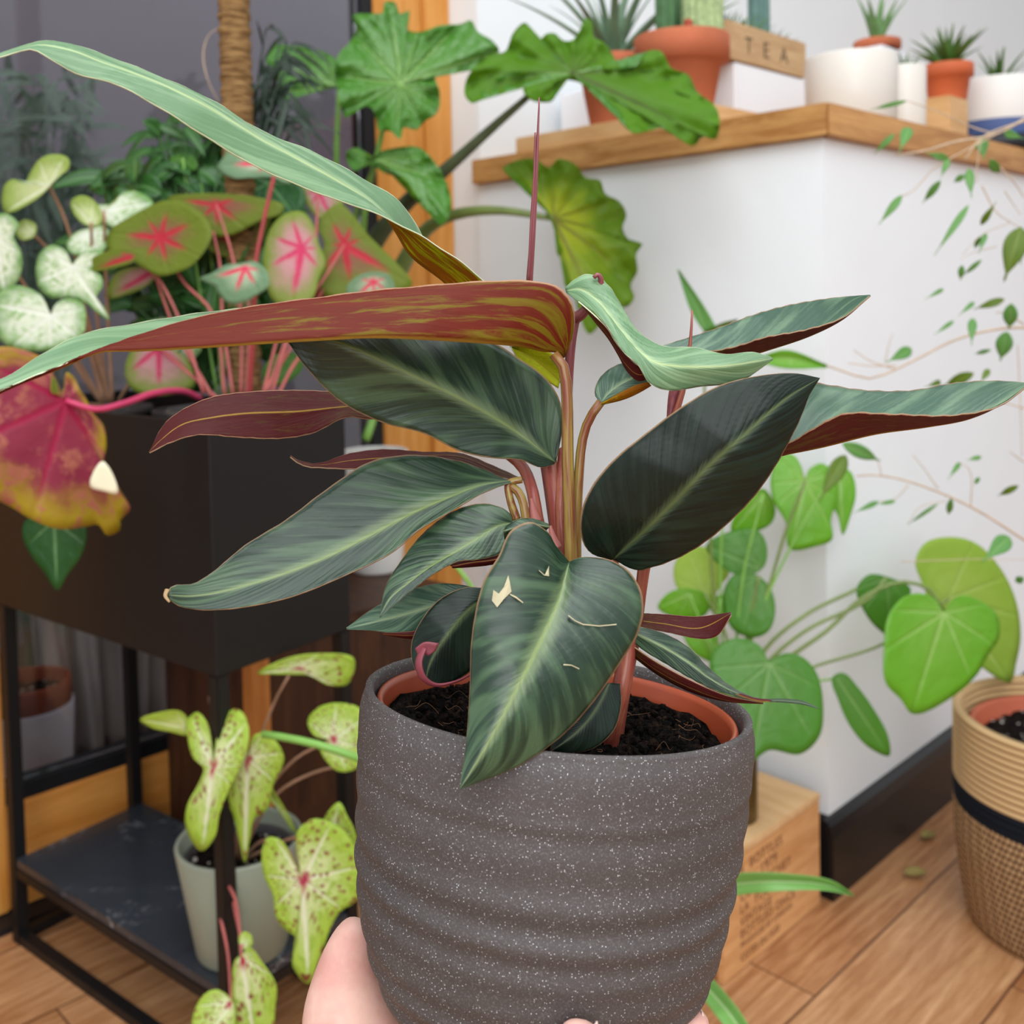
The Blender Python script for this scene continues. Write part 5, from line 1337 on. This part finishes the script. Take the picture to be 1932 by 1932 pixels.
# long horizontal leaf, underside to the camera
L([(1068,668),(1082,625),(1080,575),(1050,540),(990,530),(900,532),(800,540),(700,549),(600,562),(500,575),(420,589),(350,605),(270,630),(200,655),(110,690),(40,718),(-50,760)],
  [(1064,674),(1058,664),(1030,662),(990,652),(950,647),(900,643),(800,637),(700,634),(600,639),(500,645),(400,652),(320,657),(250,660),(190,662),(110,694),(40,722),(-50,764)],
  [(1066,670),(1070,640),(1064,610),(1040,585),(990,575),(900,572),(800,570),(700,572),(600,574),(500,578),(390,588),(300,602),(230,614),(160,628),(85,664),(20,706),(-60,740)],
  [0.412,0.405,0.395,0.385,0.375,0.365,0.355,0.345,0.335], ([0,0.000,0.002,0.004,0.004,0.004,0.002,0.0,0], [0,-0.012,-0.014,-0.012,-0.01,-0.006,-0.003,0,0], [0,0.02,0.022,0.022,0.02,0.016,0.012,0.006,0]), mtP, muR, 'under', bulge=0.0, nv=80, nu=12)
# big leaf behind it
L([(1049,872),(1062,800),(1052,745),(1022,706),(985,680),(930,645),(860,625),(760,605),(640,590),(520,590)],
  [(1048,872),(985,822),(930,786),(870,752),(800,718),(730,684),(660,652),(600,630),(560,614),(515,595)],
  [(1046,876),(1020,882),(985,868),(930,864),(870,852),(800,818),(720,797),(640,756),(575,690),(535,632)],
  [0.432,0.428,0.420,0.412,0.405,0.40,0.40], ([0,0.010,0.018,0.022,0.02,0],0,[0,-0.004,0.0,0.004,0.004,0]), mtA, muR, bulge=-0.03, nv=56)
# left brown leaf, underside
L([(760,770),(700,748),(640,741),(560,737),(460,741),(400,750),(345,774),(312,800),(283,854)],
  [(760,775),(700,766),(640,770),(560,778),(460,782),(400,790),(345,803),(308,830),(283,855)],
  [(760,780),(700,792),(655,788),(590,818),(530,828),(450,826),(370,822),(318,838),(283,856)],
  [0.47,0.455,0.44,0.43,0.425], (0.006,0,-0.004), mtA, muD, 'under', nv=40)
# thin folded leaf with a pale tip
L([(985,905),(930,880),(870,857),(800,854),(720,849),(655,858),(600,876),(568,872),(547,861)],
  [(985,908),(930,888),(870,864),(800,862),(720,866),(655,872),(605,880),(570,877),(547,862)],
  [(985,911),(930,896),(870,872),(800,872),(720,884),(655,886),(610,884),(572,880),(547,864)],
  [0.455,0.445,0.44,0.435,0.43], (0.004,0,-0.004), mtA, muD, 'under', nv=30, nu=5)
# large left leaf
L([(988,903),(960,905),(920,888),(860,868),(780,858),(700,870),(620,920),(540,980),(460,1030),(400,1080),(365,1101),(325,1106),(315,1118)],
  [(988,904),(950,908),(905,915),(850,936),(780,966),(700,1008),(620,1048),(540,1080),(460,1105),(410,1118),(365,1124),(335,1124),(316,1122)],
  [(988,905),(950,915),(915,928),(850,965),(790,1000),(740,1042),(650,1086),(550,1126),(470,1144),(420,1150),(370,1150),(335,1142),(317,1128)],
  [0.425,0.415,0.405,0.395,0.385,0.375,0.365], ([0,0.012,0.016,0.014,0.010,0.004,0],0,[0,-0.004,-0.006,-0.006,-0.004,0]), mtA, muR, bulge=-0.02, nv=60)
ptube('dry_tip', [(316,1112,0.366),(312,1124,0.364),(320,1136,0.363)], [0.0010,0.0009,0.0004], mat('dryt', plain, 'dry_tip', (170, 140, 100), 0.7), hp, seg=6, n=8, flat=0.4)
# middle left leaf
L([(968,985),(962,968),(918,950),(860,962),(800,1004),(762,1050),(728,1105),(716,1162)],
  [(968,986),(940,992),(900,1016),(860,1040),(810,1070),(770,1100),(735,1130),(716,1164)],
  [(968,988),(985,1010),(945,1044),(900,1056),(868,1058),(820,1082),(768,1122),(717,1166)],
  [0.415,0.405,0.398,0.39,0.385], ([0,0.010,0.012,0.006,0],0,0), mtA, muR, nv=44)
L([(1000,1020),(940,1048),(880,1056),(850,1068)], [(1000,1026),(940,1054),(885,1062),(852,1069)], [(1000,1035),(935,1062),(890,1068),(854,1070)], [0.41,0.40], (0.003,0,0.003), mtA, muD, 'under', nu=3, nv=12, rib=0)
# front leaf
L([(1074,1060),(1050,1030),(1030,1000),(1000,985),(965,1000),(940,1050),(915,1090),(900,1140),(889,1210),(886,1300),(880,1390),(867,1488)],
  [(1074,1060),(1066,1090),(1058,1125),(1046,1155),(1032,1185),(1015,1220),(996,1260),(975,1300),(952,1345),(925,1395),(898,1440),(867,1489)],
  [(1074,1060),(1092,1052),(1130,1052),(1165,1062),(1196,1088),(1214,1135),(1206,1190),(1170,1252),(1125,1318),(1070,1380),(985,1442),(867,1490)],
  [0.380,0.368,0.358,0.350,0.345,0.342,0.340], ([0,0.004,0.008,0.010,0.010,0.006,0],0,[0,0.006,0.010,0.012,0.010,0.006,0]), mtA, muR, bulge=0.02, nv=64, nu=12)
# scars on the front leaf
FRONT = [o for o in bpy.data.objects if o.parent == hp and o.name.startswith('leaf')][-1]
msc = plain('dry_leaf_scar', (184, 174, 142), 0.8, 0.12, 90)
CI = CM.inverted()
def prj(obj):
    out = []
    for v_ in obj.data.vertices:
        p = CI @ v_.co; out.append((p.x/-p.z*F+PPX, -p.y/-p.z*F+PPY, -p.z))
    return out
def scar(pts, proj, w=0):
    """thin raised scar lying on the leaf surface"""
    if w:
        k = len(pts); up_ = [(x, y-w) for x, y in pts]; lo_ = [(x, y+w) for x, y in pts[::-1]]; pts = up_+lo_
    dd = []
    for (x, y) in pts:
        b = sorted(proj, key=lambda q: (q[0]-x)**2+(q[1]-y)**2)[:3]; dd.append(min(q[2] for q in b)-0.0009)
    n = len(pts)
    vs = [W(x, y, d) for (x, y), d in zip(pts, dd)] + [W(x, y, d+0.0006) for (x, y), d in zip(pts, dd)]
    fs = [tuple(range(n)), tuple(range(n, 2*n))[::-1]] + [(i, (i+1) % n, n+(i+1) % n, n+i) for i in range(n)]
    return mesh('leaf_scar', vs, fs, msc, hp, False, label='') if False else mesh('leaf_scar', vs, fs, msc, hp, False)
pj = prj(FRONT)
scar([(959,1085),(962,1098),(965,1116),(951,1130),(938,1146),(928,1133),(931,1113),(941,1120),(951,1107)], pj)
scar([(962,1121),(974,1127),(987,1137)], pj, 1.4)
scar([(1017,1076),(1027,1085),(1036,1086),(1036,1066)], pj, 1.1)
scar([(1072,1161),(1085,1171),(1100,1178),(1130,1181),(1163,1178)], pj, 1.2)
scar([(1063,1254),(1078,1255),(1093,1262)], pj, 1.2)
# fold at the base of the front leaf
L([(1035,988),(1005,978),(975,980),(955,992)], [(1038,994),(1005,990),(975,995),(950,1002)], [(1028,1003),(1000,1003),(975,1012),(952,1018)], [0.378,0.374], (0,-0.003,0), mtA, muR, nu=4, nv=14, rib=0)
# dark right leaf
L([(1150,1056),(1112,1042),(1096,1010),(1098,960),(1118,915),(1160,865),(1215,820),(1285,768),(1355,728),(1430,709),(1500,704),(1547,713)],
  [(1156,1056),(1185,1030),(1215,1004),(1245,975),(1278,942),(1312,906),(1346,872),(1380,842),(1412,815),(1446,784),(1490,748),(1547,713)],
  [(1162,1058),(1200,1076),(1240,1068),(1290,1048),(1335,1020),(1380,982),(1425,935),(1462,882),(1490,832),(1512,786),(1528,745),(1547,714)],
  [0.395,0.385,0.378,0.375,0.378,0.385], ([0,0.004,0.006,0.004,0],0,[0,0.006,0.008,0.006,0]), mtD, muD, bulge=0.02, nv=60, nu=12)
# far right leaf, folded
L([(1400,800),(1470,760),(1525,722),(1565,726),(1625,735),(1720,736),(1800,722),(1880,718),(1940,722)],
  [(1400,850),(1450,862),(1490,853),(1550,840),(1650,815),(1750,801),(1830,786),(1890,760),(1940,724)],
  [(1400,850),(1450,850),(1490,834),(1540,804),(1590,780),(1680,780),(1800,782),(1885,765),(1940,726)],
  [0.42,0.41,0.40,0.395,0.39], ([0,0.02,0.024,0.016,0], 0, [0,-0.010,-0.012,-0.008,0]), mtG, muD, nv=50)
# upper right leaf, folded
L([(1240,655),(1300,636),(1360,616),(1420,594),(1480,577),(1560,563),(1610,558),(1641,556)],
  [(1250,668),(1310,672),(1360,672),(1410,668),(1455,655),(1530,630),(1590,600),(1641,557)],
  [(1250,665),(1300,664),(1340,662),(1390,652),(1440,636),(1520,621),(1590,598),(1641,558)],
  [0.44,0.43,0.42,0.41], ([0,0.014,0.016,0.010,0],0,[0,-0.008,-0.008,-0.004,0]), mtG, muD, nv=44)
# draped leaf right of centre
L([(1066,543),(1085,526),(1108,517),(1130,522),(1152,543),(1175,580),(1205,625),(1250,652),(1310,655),(1370,668),(1420,664),(1455,673)],
  [(1067,548),(1095,545),(1125,565),(1155,600),(1180,632),(1205,660),(1235,682),(1275,690),(1320,692),(1370,690),(1420,683),(1458,676)],
  [(1068,552),(1086,566),(1118,588),(1145,615),(1163,645),(1180,668),(1205,690),(1224,722),(1260,737),(1320,730),(1395,720),(1458,680)],
  [0.42,0.410,0.400,0.392,0.385,0.382,0.38], ([0,0.008,0.012,0.010,0.008,0.004,0],0,[0,-0.006,-0.006,0.0,0.004,0.004,0]), mtP, muD, bulge=0.03, nv=60, nu=10)
L([(1092,568),(1118,590),(1148,620),(1163,645),(1182,668),(1210,690),(1232,674),(1236,668)], [(1098,574),(1122,600),(1148,630),(1164,655),(1182,685),(1205,705),(1226,700),(1238,670)], [(1103,580),(1128,612),(1150,640),(1168,670),(1186,702),(1206,718),(1222,712),(1240,672)], [0.408,0.402,0.398], (0,0.002,0.004), mtP, muD, 'under', nu=4, nv=30, rib=0)
# small leaf at the curved stalk
L([(1133,760),(1122,745),(1130,715),(1160,690),(1200,682),(1260,690)], [(1134,760),(1150,740),(1175,722),(1205,708),(1240,700),(1262,696)], [(1135,760),(1165,744),(1200,728),(1235,718),(1262,700),(1264,698)], [0.41,0.41,0.405], ([0,0.01,0.004],0,0), mtG, muR, nu=6, nv=24)
L([(1135,760),(1175,738),(1200,726),(1225,720)], [(1135,761),(1175,744),(1202,732),(1226,724)], [(1136,762),(1178,752),(1205,740),(1228,726)], [0.408,0.404], (0,0,0.002), mtG, muY, 'under', nu=3, nv=14, rib=0)
# lower leaves
L([(900,1110),(870,1103),(820,1101),(760,1118),(700,1150),(654,1184)], [(900,1120),(865,1128),(820,1142),(760,1160),(700,1175),(654,1186)], [(900,1140),(880,1150),(830,1175),(760,1195),(700,1190),(655,1188)], [0.42,0.41,0.40], ([0,0.008,0.0],0,0), mtG, muD, nv=32)
L([(880,1160),(830,1176),(780,1190),(720,1194)], [(880,1172),(830,1186),(780,1197),(722,1195)], [(880,1180),(830,1196),(782,1204),(724,1196)], [0.41,0.405], (0,0,0.002), mtG, muD, 'under', nu=3, nv=12, rib=0)
L([(920,1110),(880,1108),(830,1130),(795,1170),(776,1215),(782,1262),(800,1285)], [(920,1125),(885,1150),(850,1190),(825,1225),(810,1255),(805,1275),(805,1287)], [(925,1200),(915,1235),(890,1265),(865,1282),(845,1290),(825,1290),(808,1288)], [0.40,0.39,0.388], ([0,0.006,0.006,0],0,[0,0.004,0.004,0]), mtD, muD, nv=36)
mplum = mat('plum', plain, 'plum_leaf_margin', (126, 56, 66), 0.5, 0.1, 40)
L([(783,1224),(800,1212),(828,1214)], [(786,1230),(800,1222),(822,1228)], [(790,1240),(798,1234),(808,1238)], [0.382,0.382], (0,0,0), mplum, mplum, nu=3, nv=10, rib=0)
ptube('curled_margin', [(800,1222,0.382),(790,1250,0.380),(798,1278,0.380),(820,1292,0.381),(860,1286,0.383),(890,1272,0.386)], [0.0016,0.0022,0.0018,0.0010,0.0008], mplum, hp, seg=8, n=24, flat=0.4)
L([(1170,1290),(1172,1330),(1158,1378),(1120,1412),(1085,1420),(1040,1418)], [(1150,1288),(1135,1320),(1115,1352),(1090,1380),(1065,1400),(1038,1418)], [(1130,1288),(1105,1310),(1075,1345),(1052,1375),(1042,1400),(1036,1418)], [0.385,0.372,0.365], (0.002,0,0.002), mtD, muD, nv=30)
L([(1200,1158),(1250,1160),(1320,1164),(1380,1157)], [(1200,1172),(1250,1178),(1320,1186),(1380,1160)], [(1200,1182),(1250,1192),(1350,1202),(1381,1162)], [0.42,0.415,0.41], (0.004,0,-0.002), mtG, muD, 'under', nu=5, nv=24)
L([(1190,1180),(1225,1186),(1265,1200),(1300,1222),(1340,1262),(1385,1298),(1430,1317),(1480,1318),(1515,1322),(1546,1336)],
  [(1188,1190),(1220,1205),(1260,1225),(1300,1250),(1340,1280),(1385,1305),(1430,1320),(1480,1322),(1515,1326),(1546,1337)],
  [(1186,1205),(1215,1228),(1255,1252),(1295,1276),(1335,1296),(1385,1313),(1430,1323),(1480,1326),(1515,1330),(1546,1338)],
  [0.40,0.392,0.385,0.38,0.378], ([0,0.010,0.010,0.004,0],0,0), mtA, muD, nv=44)
L([(1186,1212),(1240,1248),(1300,1280),(1370,1310),(1440,1324)], [(1186,1222),(1240,1262),(1300,1294),(1370,1318),(1440,1325)], [(1188,1232),(1242,1272),(1304,1304),(1372,1322),(1440,1326)], [0.398,0.388,0.384], (0,0.002,0.006), mtA, muD, 'under', nu=3, nv=24, rib=0)

# ---- stalks
def stalk_mat(name, a, b, k=0.5, sc=1.4):
    g = G(name, 0.35, 0.5); x = g.xyz(g.uv())
    n = g.noise(g.comb(g.M('MULTIPLY', x[0], 5.0), g.M('MULTIPLY', x[1], 3.0), g.M('MULTIPLY', g.rand(), 9.0)), sc, 4, 0.6)
    g.color(g.mix(g.step(n, k-0.12, k+0.12), a, b)); return g.m
mst = stalk_mat('mottled_stalk', (118, 56, 38), (148, 126, 58), 0.5)
msr = stalk_mat('red_stalk', (136, 62, 52), (158, 92, 68), 0.5)
msp = stalk_mat('plum_spear', (120, 58, 66), (142, 76, 78), 0.5)
S = lambda P, r, m_=mst, **kw: ptube('stalk', P, r, m_, hp, **kw)
S([(1045,668,0.410),(1062,690,0.409),(1069,740,0.408),(1071,860,0.407),(1074,960,0.406),(1078,1080,0.405),(1082,1200,0.405),(1085,1330,0.415),(1085,1440,0.425)], [0.0022,0.0023,0.0025,0.0026,0.0027,0.0028,0.003,0.003])
S([(1134,758,0.410),(1112,790,0.411),(1099,830,0.411),(1092,900,0.410),(1088,980,0.409),(1087,1080,0.408),(1090,1200,0.41),(1090,1440,0.43)], [0.0018,0.0020,0.0022,0.0023,0.0024,0.0026])
S([(1036,780,0.455),(1038,880,0.440),(1050,960,0.428),(1060,1060,0.422),(1072,1250,0.42),(1080,1440,0.43)], [0.003,0.0034,0.0036,0.0038], msr)
S([(1062,850,0.447),(1058,960,0.425),(1065,1070,0.42)], [0.0022,0.0026], msr)
S([(950,850,0.455),(985,880,0.445),(1004,925,0.432),(1015,985,0.426),(1040,1080,0.425),(1062,1300,0.43),(1070,1440,0.43)], [0.0024,0.0028,0.0030,0.0034], msr)
S([(955,916,0.425),(972,922,0.424),(986,945,0.422),(992,978,0.420),(1010,1060,0.42),(1050,1250,0.43)], [0.0018,0.0020,0.0022])
S([(985,905,0.424),(960,912,0.424),(962,940,0.423),(975,980,0.422)], [0.0014,0.0018], mst)
S([(1306,585,0.430),(1303,640,0.430),(1290,730,0.428),(1272,790,0.425),(1245,900,0.420),(1218,1050,0.418),(1200,1180,0.42),(1175,1300,0.425),(1150,1440,0.43)], [0.0004,0.0012,0.0022,0.0028,0.0026,0.0024,0.003,0.0042], msr)
S([(1184,1150,0.40),(1182,1240,0.398),(1172,1300,0.396),(1162,1340,0.398),(1150,1420,0.41)], [0.0028,0.0038,0.0030,0.003], msr)
S([(1150,1056,0.396),(1160,1062,0.40),(1150,1100,0.405),(1120,1300,0.425),(1110,1440,0.43)], [0.0018,0.0024,0.0028], msr)
S([(1086,590,0.425),(1078,640,0.424),(1074,700,0.425),(1072,800,0.43)], [0.0024,0.0018,0.0014], msp)
S([(1120,524,0.415),(1128,518,0.415),(1134,530,0.416),(1100,590,0.42),(1086,600,0.424)], [0.0008,0.0018,0.0022,0.0026], msp)
S([(1282,700,0.432),(1272,740,0.430),(1262,800,0.428)], [0.0016,0.0022,0.0012], msp)
ptube('furled_leaf', [(1017,184,0.425),(1017,200,0.425),(1016,222,0.425),(1013,300,0.426),(1009,380,0.428),(1004,460,0.430),(999,530,0.434),(995,600,0.445),(1000,720,0.465),(1030,880,0.455),(1050,1000,0.435)], [0.0003,0.0009,0.0011,0.0015,0.0018,0.0021,0.0024,0.0024,0.0022,0.0026,0.003], msp, hp, n=50)
ptube('furled_leaf_wrap', [(1010,250,0.4249),(1008,330,0.426),(1004,400,0.428),(1000,470,0.430),(997,530,0.432)], [0.0004,0.0006,0.0007,0.0006,0.0005], msp, hp, n=24)
ptube('bract', [(1002,940,0.424),(1005,960,0.423),(1010,985,0.422)], [0.0006,0.0026,0.003], mat('bract', plain, 'pink_bract', (170, 100, 92), 0.5), hp, seg=10, n=12)
ptube('bract', [(1038,992,0.414),(1042,1010,0.413),(1050,1035,0.412)], [0.0006,0.0020,0.0024], mat('bract', plain, ''), hp, seg=10, n=12)
# ================================================================== hand
BB = RC - PUP*0.152
Rr = (CM.to_3x3() @ Vector((1, 0, 0))); Rr = (Rr - PUP*Rr.dot(PUP)).normalized(); Ff = PUP.cross(Rr)
if Ff.y < 0: Ff = -Ff
def H(x, y, h): return BB + Rr*x + Ff*y + PUP*h
def skin_mat():
    g = G('skin', 0.5, 0.4)
    v = g.coord(); n = g.noise(v, 40, 4, 0.6); n2 = g.noise(v, 420, 3, 0.6)
    c = g.mix(g.step(n, 0.3, 0.7), (216, 158, 146), (236, 192, 176))
    g.color(c); g.bump(n2, 0.15, 0.0008)
    g.b.inputs['Subsurface Weight'].default_value = 0.15
    g.b.inputs['Subsurface Radius'].default_value = (0.006, 0.002, 0.001)
    return g.m
msk = skin_mat()
J = []; E = []; RD = []
def j(p, r): J.append(p); RD.append(r); return len(J)-1
palm = j(H(.000, .012, -.012), .018)
palmb = j(H(-.030, .048, -.026), .022)
wrist = j(H(-.052, .090, -.060), .0255)
fore = j(H(-.085, .165, -.130), .031)
elb = j(H(-.120, .250, -.205), .038)
E += [(palm, palmb), (palmb, wrist), (wrist, fore), (fore, elb)]
th = [(H(-.060, .026, -.026), .0225), (H(-.0735, .017, -.004), .0240), (H(-.0785, .017, .012), .0205), (H(-.0800, .019, .027), .0138), (H(-.0790, .022, .0385), .0096), (H(-.0755, .024, .0465), .0058)]
prev = palmb
for p_, r_ in th:
    q_ = j(p_, r_); E.append((prev, q_)); prev = q_
def touch(px, py, rad, side='front'):
    """depth at which a fingertip seen at this pixel rests against the pot"""
    best = None
    for i in range(400):
        d = 0.30+i*0.0005; p = W(px, py, d)-RC
        a = -p.dot(PUP); dist = (p+PUP*a).length; gap = dist-prad(max(0, min(.142, a)))-rad
        if side == 'front':
            if gap <= 0.0003: return W(px, py, d)
        if best is None or gap < best[0]: best = (gap, d)
    return W(px, py, best[1])
def loc(p):
    v = p-BB; return (v.dot(Rr), v.dot(Ff), v.dot(PUP))
TI = loc(touch(1101, 1923, .0072)); TR_ = loc(touch(1322, 1936, .0086, 'side')); TL = loc(touch(1306, 1903, .0080, 'side'))
def add(a, *b): return tuple(a[i]+b[i] for i in range(3))
def finger(k, pts, rs):
    prev = k
    for p, r in zip(pts, rs):
        q = j(H(*p), r); E.append((prev, q)); prev = q
FG = {
 'index': ([(-.010, -.020, -.014), (TI[0]*.4, TI[1]*.75, -.014), add(TI, -.002, -.004, -.020), add(TI, -.001, -.001, -.008), TI], [.0115, .0095, .0088, .0084, .0070]),
 'middle': ([(.012, -.014, -.016), (.032, -.036, -.014), (.046, -.048, -.004), (.051, -.050, .006), (.052, -.049, .010)], [.0115, .0092, .0088, .0080, .006]),
 'ring': ([(.022, .000, -.014), (.046, -.002, -.010), add(TR_, -.001, 0, -.018), add(TR_, .001, 0, -.008), TR_], [.011, .009, .0088, .0090, .0082]),
 'little': ([(.020, .020, -.014), (.044, .024, -.008), add(TL, -.004, .002, -.020), add(TL, 0, 0, -.008), TL], [.0105, .0082, .0078, .0082, .0076]),
}
for k_, (pp_, rr_) in FG.items(): finger(palm, pp_, rr_)
me = bpy.data.meshes.new('hand'); me.from_pydata([tuple(p-BB) for p in J], E, []); me.update()
hand = bpy.data.objects.new('hand', me); COL.objects.link(hand); hand.location = BB; me.materials.append(msk)
sk = hand.modifiers.new('skin', 'SKIN')
for i, sv in enumerate(me.skin_vertices[0].data):
    sv.radius = (RD[i], RD[i]); sv.use_root = (i == palmb)
sk.use_smooth_shade = True
sb_ = hand.modifiers.new('sub', 'SUBSURF'); sb_.levels = 2; sb_.render_levels = 2
bpy.context.view_layer.update()
dg = bpy.context.evaluated_depsgraph_get()
me2 = bpy.data.meshes.new_from_object(hand.evaluated_get(dg)); hand.modifiers.clear(); hand.data = me2
me2.polygons.foreach_set('use_smooth', [True]*len(me2.polygons))
if not me2.materials: me2.materials.append(msk)
tag(hand, "person's bare hand holding the grey ribbed pot from below, thumb on its left side", 'hand')
mnail = plain('finger_nail', (240, 206, 196), 0.25, 0.02, 10, 0.5)
def nail(c, out, along, w, l):
    out = out.normalized(); along = (along - out*along.dot(out)).normalized(); sd = out.cross(along)
    vs, fs = [], []
    for i in range(9):
        for k in range(9):
            u = (k-4)/4; v = i/8
            ww = w*(math.sqrt(max(0, 1-((v-0.5)*2)**4))*0.3+0.7)
            vs.append(H(*c)+sd*u*ww+along*(v-0.5)*2*l+out*(-0.35*ww*u*u-0.10*l*((v-0.5)*2)**2))
    for i in range(8):
        for k in range(8): q = i*9+k; fs.append((q, q+1, q+10, q+9))
    o = mesh('fingernail', vs, fs, [mnail, mnail], hand, True); solid(o, 0.0006); return o
ax = lambda a, b: Rr*(b[0]-a[0])+Ff*(b[1]-a[1])+PUP*(b[2]-a[2])
nail(add(TI, .0036, -.0026, -.0035), -Ff + Rr*1.2, PUP, .0026, .0036)
nail(add(TR_, .0040, .001, -.006), Rr + Ff*0.4, PUP, .0036, .0044)
nail(add(TL, .0036, .002, -.005), Rr + Ff*0.5, PUP, .0032, .0040)
